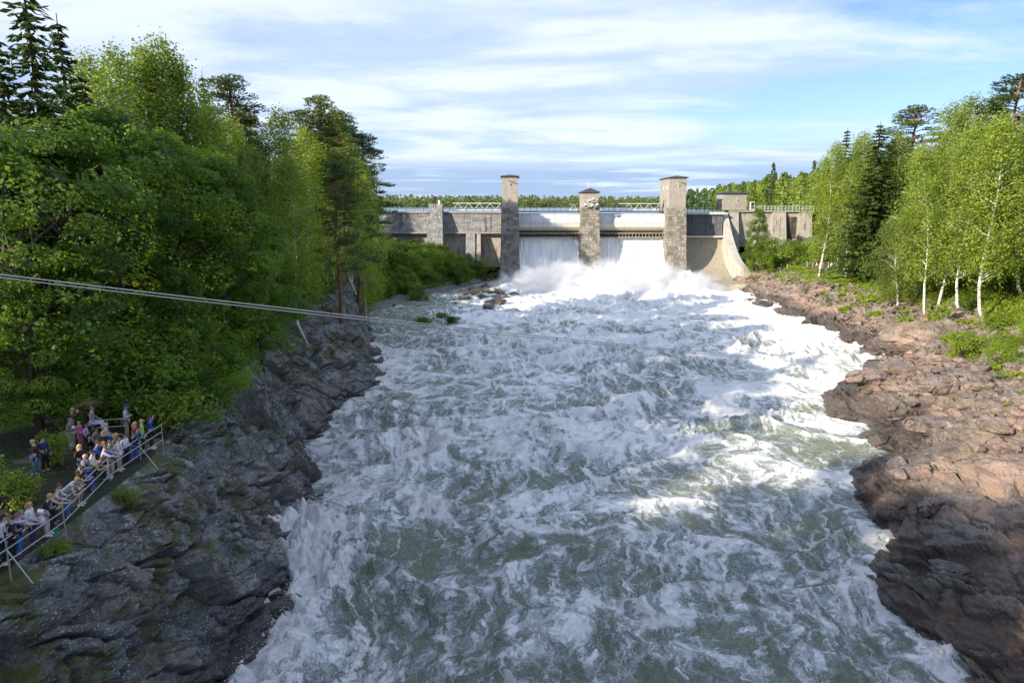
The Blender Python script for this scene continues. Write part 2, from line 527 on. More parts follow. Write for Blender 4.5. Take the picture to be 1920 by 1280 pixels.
def bank(side, name, mats, segs, ystep):
    ys = [-60.0]
    while ys[-1] < 203: ys.append(ys[-1] + ystep(ys[-1]))
    ys[-1] = 203.0
    ys = np.array(ys); W = sum(segs) + 1
    X = np.zeros((len(ys), W)); Z = np.zeros_like(X)
    for i, y in enumerate(ys):
        C = profile(y, side); c = 0
        for k, s in enumerate(segs):
            u = np.arange(s) / s
            if k == len(segs) - 1: u = u ** 2.2
            X[i, c:c + s] = C[k, 0] + (C[k + 1, 0] - C[k, 0]) * u
            Z[i, c:c + s] = C[k, 1] + (C[k + 1, 1] - C[k, 1]) * u
            c += s
        X[i, -1], Z[i, -1] = C[-1]
    Y = np.repeat(ys[:, None], W, 1)
    # smooth the profile a little across the corners
    for _ in range(4):
        Z[:, 1:-1] = (Z[:, :-2] + 2 * Z[:, 1:-1] + Z[:, 2:]) / 4
    P = np.stack([X, Y, Z], 2)
    Nn = np.cross(np.gradient(P, axis=1), np.gradient(P, axis=0)); Nn /= np.linalg.norm(Nn, axis=2)[..., None] + 1e-9
    if (Nn[..., 2].mean()) < 0: Nn = -Nn
    Pf = P.reshape(-1, 3); Nf = Nn.reshape(-1, 3)
    # rock weight by column: full on the rock, none on the soil
    cum = np.cumsum([0] + list(segs)); col = np.tile(np.arange(W), len(ys))
    soft = cum[5]
    rk = 1 - sstep(soft - 12, soft + 10, col)
    if side < 0:
        rk = rk * (1 - 0.75 * sstep(138, 146, Pf[:, 1]))
        plat = np.exp(-((Pf[:, 1] - 27) / 9.5) ** 4) * sstep(11.2, 12.4, Pf[:, 2])
        rk = rk * (1 - plat)
    # strata frame
    rot = np.array(Euler((0.5, 0.35, -0.95) if side < 0 else (0.35, -0.3, 0.75)).to_matrix())
    Q = Pf @ rot.T
    wv = np.stack([fbm3(Q[:, 0] / 3.5, Q[:, 1] / 3.5, Q[:, 2] / 3.5, 4, 5), fbm3(Q[:, 0] / 3.5, Q[:, 1] / 3.5, Q[:, 2] / 3.5, 4, 15), fbm3(Q[:, 0] / 3.5, Q[:, 1] / 3.5, Q[:, 2] / 3.5, 4, 25)], 1)
    d = np.zeros(len(Pf)); tone = np.zeros(len(Pf))
    for sc, amp, wd_, sd_ in ((6.5, 1.5, 0.05, 1), (2.7, 0.72, 0.07, 2), (1.15, 0.30, 0.10, 3), (0.5, 0.11, 0.14, 4)):
        G = (Q + wv * min(sc, 2.4) * 0.5) / sc
        G[:, 0] *= 0.5; G[:, 2] *= 1.9
        f1, f2, idv, D = cells3(G, sd_ + (0 if side < 0 else 40))
        r = (idv & np.uint32(255)) / 255.0
        tx = ((idv >> np.uint32(8)) & np.uint32(255)) / 127.5 - 1; ty = ((idv >> np.uint32(16)) & np.uint32(255)) / 127.5 - 1
        edge = sstep(0.0, wd_, f2 - f1)
        d += amp * ((r - 0.5) * 0.9 * edge + 0.75 * (tx * D[:, 0] + ty * D[:, 1] + 0.5 * (r - .5) * D[:, 2]) * edge - 0.48 * (1 - edge))
        tone += (r - 0.5) * (0.5 if amp > 0.4 else 0.3)
    d += 0.20 * fbm3(Pf[:, 0] / 1.2, Pf[:, 1] / 1.2, Pf[:, 2] / 1.2, 5, 60, 0.6)
    if side > 0: d *= 0.75
    big = fbm3(Pf[:, 0] / 11, Pf[:, 1] / 11, Pf[:, 2] / 11, 3, 70)
    dd = d * rk + big * 1.3 * rk + (1 - rk) * 0.18 * fbm2(Pf[:, 0] / 3, Pf[:, 1] / 3, 4, 80)
    below = sstep(-2.5, 0.3, Pf[:, 2] - zwater(Pf[:, 1]))
    dd = dd * (0.35 + 0.65 * below)
    Pf = Pf + Nf * dd[:, None]
    idx = np.arange(len(ys) * W).reshape(len(ys), W)
    F = np.stack([idx[:-1, :-1], idx[:-1, 1:], idx[1:, 1:], idx[1:, :-1]], 2).reshape(-1, 4)
    if side < 0: F = F[:, ::-1]
    fc = (np.arange(W - 1) >= soft - 6)
    mi = np.tile(fc.astype(int), len(ys) - 1)
    me = mesh_np(name, Pf, F, mats, side > 0, matidx=mi, attrs={'rocky': rk})
    a = me.attributes.new('tone', 'FLOAT', 'POINT'); a.data.foreach_set('value', (0.5 + tone).astype(np.float32))
    return put_props(add_obj(name, me), kind='structure'), Pf.reshape(len(ys), W, 3), ys

M = {}
M['rock_left'] = rock_mat('dark_wet_rock', (0.024, 0.025, 0.027), (0.33, 0.33, 0.33), (0.17, 0.14, 0.12), 0.9, 1.0, 1.6)
M['rock_right'] = rock_mat('brown_granite', (0.085, 0.068, 0.060), (0.38, 0.31, 0.265), (0.34, 0.225, 0.18), 0.3, 0.3, 3.4)
def soil_mat(name, a, b, c_):
    m = bpy.data.materials.new(name); m.use_nodes = True
    t = NT(m.node_tree); bs = t.n['Principled BSDF']; P = t.node('ShaderNodeNewGeometry').outputs['Position']
    n = t.noise(P, 0.6, 8, 0.65, 0.4); n2 = t.noise(P, 5, 6, 0.7)
    c = t.mix(t.smooth(n, 0.35, 0.65), a, b); c = t.mix(t.math('MULTIPLY', t.smooth(n2, 0.45, 0.7), 0.6), c, c_)
    t.put(bs.inputs['Base Color'], c); bs.inputs['Roughness'].default_value = 0.95
    bb = t.node('ShaderNodeBump', ins={'Height': n2, 'Strength': 0.8, 'Distance': 0.2}); t.l.new(bb.outputs[0], bs.inputs['Normal'])
    return m
M['soil_left'] = soil_mat('forest_floor', (0.028, 0.024, 0.018), (0.022, 0.045, 0.012), (0.06, 0.05, 0.035))
M['soil_right'] = soil_mat('grassy_slope', (0.07, 0.11, 0.02), (0.10, 0.15, 0.03), (0.12, 0.11, 0.06))
_, PL, _ = bank(-1, 'rocky_bank', [M['rock_left'], M['soil_left']], [5, 8, 105, 100, 44, 26, 22, 16], lambda y: 1.2 if y < 12 else (0.13 if y < 50 else 0.19 if y < 80 else 0.32 if y < 110 else 0.6))
_, PR, _ = bank(1, 'boulder_bank', [M['rock_right'], M['soil_right']], [5, 8, 55, 60, 85, 26, 24, 20], lambda y: 1.2 if y < 20 else (0.19 if y < 60 else 0.25 if y < 110 else 0.5))

# ------------------------------------------------------------------ river water
def river():
    ys = [10.0]
    while ys[-1] < 200: ys.append(ys[-1] + max(0.085, 0.0029 * ys[-1]))
    ys = np.array(ys); n = len(ys); W = 560
    u = np.linspace(0, 1, W)
    xl = lw(ys) - 3.2; xr = rw(ys) + 3.4
    X = xl[:, None] + (xr - xl)[:, None] * u[None, :]
    Y = np.repeat(ys[:, None], W, 1)
    x = X.ravel(); y = Y.ravel()
    dl = x - lw(y); dr = rw(y) - x; de = np.minimum(dl, dr)
    # domain warp: eddies
    a1 = fbm2(x / 11, y / 11, 3, 1); a2 = fbm2(x / 11, y / 11, 3, 21)
    b1 = fbm2(x / 3.2, y / 3.2, 3, 41); b2 = fbm2(x / 3.2, y / 3.2, 3, 61)
    wx = x + 2.6 * a1 + 0.7 * b1; wy = y + 2.6 * a2 + 0.7 * b2
    rid = lambda v: 1 - np.minimum(np.abs(v) * 2.2, 1)
    bil = lambda v: np.minimum(np.abs(v) * 2.2, 1)
    turb = 0.5 + 0.5 * np.clip(fbm2(x / 24 + 7, y / 24, 2, 90) * 2.0 + 0.35, -0.6, 1)
    turb *= 0.45 + 0.55 * sstep(0, 5, de)
    side_calm = 1 - 0.7 * sstep(105, 130, y) * sstep(16, 2, dl)
    turb = turb * side_calm
    e1 = perlin2(wx / 12.0, wy / 6.6, 2)
    e2 = perlin2(wx / 4.2 + 3, wy / 3.0, 3)
    e3 = perlin2(wx / 1.9, wy / 1.45, 4)
    e4 = perlin2(wx / 0.8 + b1 * .8, wy / 0.62, 5)
    e5 = perlin2(wx / 0.36, wy / 0.3 + b2, 6)
    big = rid(e1) ** 1.6
    h = 1.75 * (big - 0.5) + 1.2 * fbm2(wx / 14, wy / 12, 2, 8)
    h += 0.30 * (bil(e2) - 0.4) + 0.22 * (rid(e3) ** 2 - 0.3) * (0.5 + big) + 0.12 * rid(e4) ** 2 * (0.4 + big) + 0.06 * rid(e5)
    h *= turb
    # rise of the roller at the dam toe
    toe = np.exp(-((y - 183) / 9.0) ** 2) * sstep(-9, 4, x) * sstep(56, 47, x)
    h += toe * (2.2 + 2.0 * fbm2(wx / 6, wy / 6, 4, 33) + 0.9 * bil(perlin2(wx / 3.1, wy / 3.1, 9)))
    z = zwater(y) + h
    # foam amount
    lowf = fbm2(wx / 16, wy / 10, 3, 11)
    foam = 0.50 + 0.80 * lowf + 0.45 * (big - 0.45) + 0.30 * (rid(e2) - 0.55) + 0.20 * (rid(e3) - 0.5)
    foam += 0.30 * fbm2(wx / 2.2, wy / 9, 3, 77) * sstep(75, 45, y)
    foam += 0.42 * sstep(55, 170, y)
    foam -= 0.06 * sstep(70, 30, y)
    foam += 0.75 * toe + 0.45 * sstep(150, 175, y) * sstep(2, 8, x)
    foam += 0.28 * sstep(32, 16, dr) * sstep(70, 100, y)
    foam += 0.40 * np.exp(-((de - 0.6) / 1.5) ** 2) * (0.5 + fbm2(x / 3, y / 3, 2, 51))
    foam += 0.9 * sstep(5.5, 0.5, dl) * sstep(52, 44, y)            # water pouring off the ledge bottom left
    foam += 0.45 * sstep(8, 1, dr) * sstep(44, 36, y)
    foam -= 0.75 * sstep(105, 125, y) * sstep(22, 6, dl)
    foam = foam * (1 - 0.5 * sstep(110, 128, y) * sstep(20, 8, dl))
    # crest of white water in mid-stream
    foam += 0.32 * np.exp(-((y - 68 - 6 * a1) / 9) ** 2) * sstep(-14, -6, x) * sstep(26, 16, x)
    foam = np.clip(foam, 0, 1.5)
    # ledge spill
    sp = sstep(4.5, 0.0, dl) * sstep(53, 46, y) * sstep(38, 43, y)
    z += sp * (1.2 + 0.8 * bil(e2))
    ch = sstep(8.0, 1.5, dl) * sstep(54, 46, y)
    z += ch * (0.6 * bil(e3) + 0.38 * bil(e4) + 0.6 * bil(perlin2(wx / 2.6 + 5, wy / 2.6, 19)) - .5 + 0.12 * bil(perlin2(wx / .45, wy / .45, 23)))
    foam = np.where(ch > 0, foam - ch * 0.45 * (1 - bil(e3)), foam)
    wv = np.stack([wx, wy, z * 0.6], 1)
    idx = np.arange(n * W).reshape(n, W)
    F = np.stack([idx[:-1, :-1], idx[:-1, 1:], idx[1:, 1:], idx[1:, :-1]], 2).reshape(-1, 4)
    me = mesh_np('river_water', np.stack([x, y, z], 1), F, [M['water']], True, attrs={'foam': foam, 'wv': wv})
    return put_props(add_obj('river_water', me), kind='structure'), (x, y, z, foam)

def water_mat():
    m = bpy.data.materials.new('white_water'); m.use_nodes = True
    t = NT(m.node_tree); bs = t.n['Principled BSDF']
    foam = t.node('ShaderNodeAttribute', attribute_name='foam').outputs['Fac']
    wv = t.node('ShaderNodeAttribute', attribute_name='wv').outputs['Vector']
    P = t.node('ShaderNodeNewGeometry').outputs['Position']
    d1 = t.noise(P, 0.9, 3, 0.5, out=1)
    q = t.vmath('ADD', wv, t.vmath('MULTIPLY', t.vmath('SUBTRACT', d1, (0.5, 0.5, 0.5)), (1.6, 1.6, 0.5)))
    def net(scale, w_, vec):
        v = t.voronoi(vec, scale, 'DISTANCE_TO_EDGE')
        return t.math('SUBTRACT', 1.0, t.smooth(v, 0.0, w_))
    d2 = t.noise(q, 2.3, 4, 0.6, out=1)
    q2 = t.vmath('ADD', q, t.vmath('MULTIPLY', t.vmath('SUBTRACT', d2, (0.5, 0.5, 0.5)), (1.5, 1.5, 0.4)))
    q3 = t.mapping(q2, scale=(1.1, 0.42, 0.5), rot=(0, 0, 0.15))
    v1 = net(0.42, 0.13, q3); v2 = net(1.15, 0.17, q3); v3 = net(3.0, 0.2, q2)
    f1 = t.noise(q2, 7.0, 7, 0.72, 0.5)
    f2 = t.noise(t.mapping(q, scale=(1.15, 0.34, 1.0), rot=(0, 0, 0.12)), 1.3, 8, 0.68, 0.6)
    S = t.math('ADD', t.math('MULTIPLY', foam, 0.95), t.math('MULTIPLY', v1, 0.48))
    S = t.math('ADD', S, t.math('MULTIPLY', v2, 0.40))
    S = t.math('ADD', S, t.math('MULTIPLY', v3, 0.26))
    f4 = t.noise(q2, 15.0, 5, 0.75, 0.3)
    S = t.math('ADD', S, t.math('MULTIPLY', t.math('SUBTRACT', f1, 0.5), 1.8))
    S = t.math('ADD', S, t.math('MULTIPLY', t.math('SUBTRACT', f2, 0.5), 1.3))
    S = t.math('ADD', S, t.math('MULTIPLY', t.math('SUBTRACT', f4, 0.5), 0.8))
    fm = t.smooth(S, 0.45, 1.15)
    deep = t.mix(t.noise(q, 0.12, 4, 0.5), (0.15, 0.19, 0.15), (0.29, 0.30, 0.20))
    col = t.mix(t.smooth(S, 0.30, 0.72), deep, (0.40, 0.49, 0.46))
    col = t.mix(t.smooth(S, 0.66, 0.96), col, (0.80, 0.84, 0.86))
    col = t.mix(t.smooth(S, 0.98, 1.35), col, (0.96, 0.97, 0.97))
    t.put(bs.inputs['Base Color'], col)
    t.put(bs.inputs['Roughness'], t.math('ADD', 0.22, t.math('MULTIPLY', fm, 0.5)))
    bs.inputs['IOR'].default_value = 1.33
    hh = t.math('ADD', t.math('MULTIPLY', fm, 0.35), t.math('ADD', t.math('ADD', t.math('MULTIPLY', f1, 0.8), t.math('MULTIPLY', f4, 0.3)), t.math('MULTIPLY', f2, 1.2)))
    bb = t.node('ShaderNodeBump', ins={'Height': hh, 'Strength': 1.0, 'Distance': 0.22}); t.l.new(bb.outputs[0], bs.inputs['Normal'])
    return m
M['water'] = water_mat()
RIV, RIVDATA = river()
# ------------------------------------------------------------------ lake and land behind the dam
def lake():
    m = pmat('lake_surface', (0.10, 0.14, 0.17), rough=0.12, bump=0.25, bscale=0.6)
    me = mesh_np('lake', [(-900, 207, 22.9), (160, 207, 22.9), (1400, 1900, 22.9), (-1600, 1900, 22.9)], [[0, 1, 2, 3]], [m])
    put_props(add_obj('lake', me), kind='structure')
lake()

def hill_z(x, y):
    # wooded hill right of the lake, sloping down to the water on the left
    shore = 86 + (y - 200) * 0.16
    r = np.clip((x - shore) / 150.0, 0, 2.2)
    return 22.0 + 17 * sstep(0, 1, r) + 14 * sstep(0.8, 2.2, r) + 1.2 * fbm2(x / 30, y / 30, 2, 5)

def hills():
    xs = np.linspace(60, 900, 70); ys = np.linspace(206, 1500, 70)
    X, Y = np.meshgrid(xs, ys); Z = hill_z(X, Y)
    shore = 86 + (Y - 200) * 0.16
    Z = np.where(X < shore, 22.0 - (shore - X) * 0.08, Z)
    idx = np.arange(4900).reshape(70, 70)
    F = np.stack([idx[:-1, :-1], idx[:-1, 1:], idx[1:, 1:], idx[1:, :-1]], 2).reshape(-1, 4)
    put_props(add_obj('wooded_hill', mesh_np('wooded_hill', np.stack([X, Y, Z], 2), F, [M['soil_right']], True)), kind='structure')
    # far shore
    n = 120; xs = np.linspace(-2600, 2600, n)
    V = []; F = []
    for i, x in enumerate(xs):
        a = 1450 + 120 * math.sin(x / 300) + (0 if x < 350 else -(x - 350) * 0.2)
        V += [(x, a, 22.5), (x, a + 60, 25), (x, a + 420, 34 + 6 * math.sin(x / 170.0)), (x, a + 2500, 36)]
        if i: k = 4 * i; F += [[k - 4, k, k + 1, k - 3], [k - 3, k + 1, k + 2, k - 2], [k - 2, k + 2, k + 3, k - 1]]
    put_props(add_obj('far_shore', mesh_np('far_shore', V, F, [M['soil_right']], True)), kind='structure')
hills()
# one ground sheet reaching the horizon under everything
put_props(add_obj('ground', mesh_np('ground', [(-9000, -3000, -7), (9000, -3000, -7), (9000, 15000, -7), (-9000, 15000, -7)], [[0, 1, 2, 3]], [M['soil_left']])), kind='structure')

# ------------------------------------------------------------------ dam
def stone_mat(name, a, b, rust=0.0, white=0.0, joint=(0.05, 0.048, 0.045)):
    m = bpy.data.materials.new(name); m.use_nodes = True
    t = NT(m.node_tree); bs = t.n['Principled BSDF']; P = t.node('ShaderNodeNewGeometry').outputs['Position']
    at = t.node('ShaderNodeAttribute', attribute_name='tone').outputs['Fac']
    n = t.noise(P, 0.8, 7, 0.65); n2 = t.noise(P, 6, 5, 0.7)
    c = t.mix(t.smooth(t.math('ADD', t.math('MULTIPLY', at, 0.32), t.math('MULTIPLY', n, 0.7)), 0.25, 0.80), a, b)
    c = t.mix(t.math('MULTIPLY', t.smooth(n2, 0.5, 0.7), 0.35), c, tuple(k * 0.5 for k in a))
    drip = t.noise(t.mapping(P, scale=(1.3, 1.3, 0.12)), 1.0, 6, 0.7)
    if rust: c = t.mix(t.math('MULTIPLY', t.smooth(drip, 0.53, 0.66), rust), c, (0.055, 0.032, 0.022))
    d2 = t.noise(t.mapping(P, scale=(2.2, 2.2, 0.18), loc=(5, 3, 1)), 1.0, 5, 0.7)
    if white: c = t.mix(t.math('MULTIPLY', t.smooth(d2, 0.56, 0.66), white), c, (0.5, 0.49, 0.47))
    t.put(bs.inputs['Base Color'], c); bs.inputs['Roughness'].default_value = 0.9
    bb = t.node('ShaderNodeBump', ins={'Height': n2, 'Strength': 0.6, 'Distance': 0.08}); t.l.new(bb.outputs[0], bs.inputs['Normal'])
    return m
M['granite'] = stone_mat('granite_masonry', (0.11, 0.10, 0.085), (0.30, 0.275, 0.235), 0.35, 0.7)
M['granite_grey'] = stone_mat('grey_masonry', (0.15, 0.155, 0.16), (0.30, 0.31, 0.32), 0.75, 0.5)
M['mortar'] = pmat('mortar', (0.09, 0.085, 0.08), rough=0.95)
M['mortar_pale'] = pmat('pale_mortar', (0.34, 0.33, 0.31), rough=0.95)
M['brick_pale'] = stone_mat('pale_brick', (0.27, 0.25, 0.21), (0.37, 0.345, 0.30), 0.15, 0.2)
M['concrete'] = stone_mat('stained_concrete', (0.24, 0.225, 0.20), (0.40, 0.38, 0.34), 0.7, 0.6)
M['pale_concrete'] = stone_mat('pale_concrete', (0.34, 0.33, 0.31), (0.48, 0.47, 0.45), 0.5, 0.8)
M['chute'] = stone_mat('sandy_concrete', (0.30, 0.27, 0.21), (0.42, 0.385, 0.31), 0.35, 0.2)
M['white_steel'] = stone_mat('white_gate_paint', (0.40, 0.42, 0.43), (0.58, 0.60, 0.61), 0.2, 0.0)
M['rusty_steel'] = stone_mat('rusty_underside', (0.17, 0.15, 0.12), (0.32, 0.29, 0.24), 0.4, 0.0)
M['blue_steel'] = stone_mat('ribbed_grey_steel', (0.11, 0.12, 0.14), (0.20, 0.22, 0.25), 0.4, 0.0)
M['dark_steel'] = pmat('dark_steel', (0.035, 0.038, 0.042), rough=0.6, metal=0.2)
M['roof'] = pmat('dark_roof_sheet', (0.035, 0.036, 0.04), rough=0.5)
M['white_paint'] = pmat('white_paint', (0.66, 0.68, 0.66), rough=0.5)
M['green_paint'] = pmat('pale_green_paint', (0.42, 0.52, 0.46), rough=0.5)
M['glass'] = pmat('dark_glass', (0.02, 0.025, 0.03), rough=0.1)
M['galv'] = pmat('galvanised_tube', (0.36, 0.38, 0.40), rough=0.42, metal=0.55)
M['black'] = pmat('black_metal', (0.02, 0.02, 0.022), rough=0.5)

def blocks(mb, P00, P10, P01, P11, bw, bh, proud=0.07, gap=0.06, seed=0):
    """courses of proud blocks on the quad P00-P10 (bottom) P01-P11 (top); one box without back per block"""
    rs = np.random.RandomState(seed)
    P00, P10, P01, P11 = [np.array(p, float) for p in (P00, P10, P01, P11)]
    H = np.linalg.norm(P01 - P00); nr = max(1, int(round(H / bh)))
    nrm = np.cross(P10 - P00, P01 - P00); nrm /= np.linalg.norm(nrm)
    for r in range(nr):
        A0, A1 = P00 + (P01 - P00) * r / nr, P10 + (P11 - P10) * r / nr
        B0, B1 = P00 + (P01 - P00) * (r + 1) / nr, P10 + (P11 - P10) * (r + 1) / nr
        Wd = np.linalg.norm(A1 - A0); nc = max(1, int(round(Wd / bw)))
        cuts = (np.arange(nc + 1) + (0.5 if r % 2 else 0) + rs.uniform(-.12, .12, nc + 1)) / nc
        cuts = np.clip(cuts, 0, 1); cuts[0] = 0; cuts = np.unique(np.append(cuts, 1.0)) if cuts[-1] < 1 else np.unique(cuts)
        for a, b in zip(cuts[:-1], cuts[1:]):
            g = gap / 2 / Wd
            if b - a < 3 * g: continue
            ga = gap / 2 / (H / nr)
            def pt(u, v): return (A0 + (A1 - A0) * u) * (1 - v) + (B0 + (B1 - B0) * u) * v
            q = [pt(a + g, ga), pt(b - g, ga), pt(b - g, 1 - ga), pt(a + g, 1 - ga)]
            d = nrm * (proud * rs.uniform(0.4, 1.2))
            V = np.array(q + [k + d for k in q])
            mb.add(V, [[4, 5, 6, 7], [0, 1, 5, 4], [1, 2, 6, 5], [2, 3, 7, 6], [3, 0, 4, 7]], rs.uniform(0, 1))

def pier(x0, x1, yf_top, yf_bot, yb, zb, zt, name='pier', parent=None, flare=0.25, mat='granite', bw=1.4, bh=0.82, mortar='mortar', seed=1):
    """battered masonry pier; front face is toward the viewer (-Y)"""
    mb = MB()
    B = [(x0 - flare, yf_bot, zb), (x1 + flare, yf_bot, zb), (x1 + flare, yb, zb), (x0 - flare, yb, zb)]
    T = [(x0, yf_top, zt), (x1, yf_top, zt), (x1, yb, zt), (x0, yb, zt)]
    mb.hexa(B, T)
    core = mb.build(name + '_core', M[mortar], parent)
    mb = MB()
    blocks(mb, B[0], B[1], T[0], T[1], bw, bh, seed=seed)
    blocks(mb, B[3], B[0], T[3], T[0], bw, bh, seed=seed + 1)
    blocks(mb, B[1], B[2], T[1], T[2], bw, bh, seed=seed + 2)
    st = mb.build('masonry', M[mat], parent); st['kind'] = 'stuff'
    return core

def hip_roof(x0, x1, y0, y1, z, ov, h, parent, mat='roof'):
    mb = MB()
    mb.box(((x0 + x1) / 2, (y0 + y1) / 2, z + 0.12), (x1 - x0 + 2 * ov, y1 - y0 + 2 * ov, 0.24))
    b = [(x0 - ov, y0 - ov, z + 0.24), (x1 + ov, y0 - ov, z + 0.24), (x1 + ov, y1 + ov, z + 0.24), (x0 - ov, y1 + ov, z + 0.24)]
    cx, cy = (x0 + x1) / 2, (y0 + y1) / 2; L = (y1 - y0) / 2 - (x1 - x0) / 2 * 0.8
    t = [(cx - .1, cy - max(L, .1), z + .24 + h), (cx + .1, cy - max(L, .1), z + .24 + h), (cx + .1, cy + max(L, .1), z + .24 + h), (cx - .1, cy + max(L, .1), z + .24 + h)]
    mb.hexa(b, t)
    return mb.build('roof', M[mat], parent)

def window(parent, c, w_, h_, face='front', frame='white_paint'):
    """framed window proud of a wall; face front (-Y) or left (-X)"""
    x, y, z = c; f = MB(); t = 0.09; d = 0.10
    S = (lambda a, b: (a, d, b)) if face == 'front' else (lambda a, b: (d, a, b))
    O = (lambda a, b: (x + a, y, z + b)) if face == 'front' else (lambda a, b: (x, y + a, z + b))
    f.box(O(0, h_ / 2), S(w_, t)); f.box(O(0, -h_ / 2), S(w_, t)); f.box(O(-w_ / 2, 0), S(t, h_ + t)); f.box(O(w_ / 2, 0), S(t, h_ + t)); f.box(O(0, 0), S(t * .7, h_ - t * 1.1))
    fo = f.build('window', M[frame], parent)
    g = MB(); dd = 0.02 if face == 'front' else 0.02
    g.box((x, y + dd, z) if face == 'front' else (x + dd, y, z), (w_ - t, 0.03, h_ - t) if face == 'front' else (0.03, w_ - t, h_ - t))
    g.build('pane', M['glass'], fo)
    return fo

Y0 = 194.0        # front of the piers at crest height
CREST = 23.4
def tower(label, x0, x1, ztop, yb, roof_h, seed, shaft_in=0.0, zshaft=None, zb=5.0, depth_shaft=None):
    t = thing('dam_tower', label, 'dam tower', (0, 0, 0))
    pier(x0, x1, Y0, Y0 - 2.4, yb, zb, CREST + 1.2, parent=t, flare=0.45, seed=seed)
    # plinth under the pier
    mb = MB(); mb.box(((x0 + x1) / 2, (Y0 - 3.4 + yb) / 2, zb - 1.6), (x1 - x0 + 2.0, yb - Y0 + 5.6, 3.2)); mb.build('plinth', M['concrete'], t)
    ys = Y0 + 0.35 + shaft_in
    ybk = yb - 0.3 if depth_shaft is None else ys + depth_shaft
    mb = MB(); xs0, xs1 = x0 + 0.12 + shaft_in, x1 - 0.12 - shaft_in
    mb.box(((xs0 + xs1) / 2, (ys + ybk) / 2, (CREST + 1.2 + ztop) / 2), (xs1 - xs0, ybk - ys, ztop - CREST - 1.2))
    mb.build('shaft_core', M['mortar_pale'], t)
    mb = MB()
    for a, b in (((xs0, ys), (xs1, ys)), ((xs0, ybk), (xs0, ys)), ((xs1, ys), (xs1, ybk))):
        blocks(mb, (*a, CREST + 1.22), (*b, CREST + 1.22), (*a, ztop), (*b, ztop), 0.55, 0.28, proud=0.03, gap=0.03, seed=seed + 5)
    o = mb.build('shaft_brickwork', M['brick_pale'], t); o['kind'] = 'stuff'
    hip_roof(xs0, xs1, ys, ybk, ztop, 0.45, roof_h, t)
    return t, xs0, xs1, ys, ybk

# --- three towers
tL, a0, a1, ys, yb = tower('tallest left dam tower of pale brick on a shaded granite pier, beside the wing wall', -2.9, 1.75, 33.0, 206, 0.5, 10)
window(tL, (-0.35, ys - 0.06, 30.9), 0.75, 1.2)
mb = MB(); mb.bar((-0.9, ys - 0.1, 31.9), (0.9, ys - 0.9, 31.5), 0.07, 5); mb.bar((0.9, ys - 0.1, 31.1), (0.9, ys - 0.9, 31.5), 0.05, 5); mb.build('hoist_bracket', M['black'], tL)
tM, m0, m1, ys2, yb2 = tower('short middle dam tower with dark hipped roof between the two gushing gates', 19.5, 24.4, 28.7, 204, 1.1, 20, 0.15)
mb = MB(); mb.bar((21.6, 198, 29.5), (21.6, 198, 32.2), 0.05, 5); mb.bar((21.3, 198, 31.3), (21.9, 198, 31.3), 0.03, 4); mb.build('antenna', M['white_paint'], tM)
tR, r0, r1, ys3, yb3 = tower('right dam tower of pale brick with arched door in its sunlit left side', 43.7, 48.6, 32.7, 207, 0.5, 30)
window(tR, (46.7, ys3 - 0.06, 30.6), 0.75, 1.2)
mb = MB(); mb.bar((46.2, ys3 - 0.1, 31.6), (48.0, ys3 - 0.9, 31.2), 0.07, 5); mb.bar((48.0, ys3 - 0.1, 30.8), (48.0, ys3 - 0.9, 31.2), 0.05, 5); mb.build('hoist_bracket', M['black'], tR)
for yy in (197.5, 202.0): window(tR, (r0 - 0.06, yy, 30.2), 0.9, 0.9, 'left')
# arched doorway in the left face of the right tower: dark recess with a stone surround
mb = MB(); ya, yb_ = 198.6, 201.2
th = np.linspace(0, math.pi, 9)
prof = [(ya, 20.6), (ya, 25.6)] + [((ya + yb_) / 2 - math.cos(a) * (yb_ - ya) / 2, 25.6 + math.sin(a) * 1.3) for a in th[1:-1]] + [(yb_, 25.6), (yb_, 20.6)]
for i in range(len(prof) - 1):
    (p0, q0), (p1, q1) = prof[i], prof[i + 1]
    mb.bar((r0 - 0.22, p0, q0), (r0 - 0.22, p1, q1), 0.2, 5)
mb.build('arch_surround', M['concrete'], tR)
mb = MB(); cy = (ya + yb_) / 2
V = [(r0 - 0.14, p, q) for p, q in prof]; n_ = len(V)
V = V + [(r0 - 0.02, p, q) for p, q in prof]
mb.add(V, [[0, i, i + 1] for i in range(1, n_ - 1)]); mb.build('door', M['dark_steel'], tR)

# --- floodlights on the middle tower
for i, (dx, dzz, s) in enumerate([(-1.6, 25.3, 1.0), (-0.5, 26.5, 1.0), (0.55, 26.9, 0.9), (0.35, 25.2, 1.05), (1.7, 25.4, 1.0)]):
    f = thing('floodlight', ['white round floodlight lowest on the left of the middle dam tower', 'white round floodlight second from left on the middle dam tower', 'topmost white floodlight on the middle dam tower', 'white floodlight at the centre bottom of the middle dam tower cluster', 'white floodlight at the right edge of the middle dam tower'][i], 'floodlight', (21.95 + dx, Y0 - 0.9, dzz), 0, 'floodlights on the middle dam tower')
    mb = MB(); th = math.pi * 0.5
    mb.tube([(0, -0.42, -0.1), (0, -0.25, -0.05), (0, 0.1, 0.05), (0, 0.35, 0.1)], [0.46 * s, 0.5 * s, 0.36 * s, 0.14 * s], 10); mb.build('lamp_shade', M['white_paint'], f, True)
    mb = MB(); mb.tube([(0, -0.44, -0.1), (0, -0.43, -0.1)], [0.4 * s, 0.40 * s], 10); mb.build('lens', M['glass'], f)
    mb = MB(); mb.bar((0, 0.3, 0.1), (0, 1.2, 0.0), 0.07, 5); mb.bar((-0.4, 0.3, 0.1), (0.4, 0.3, 0.1), 0.05, 5); mb.build('bracket', M['black'], f)

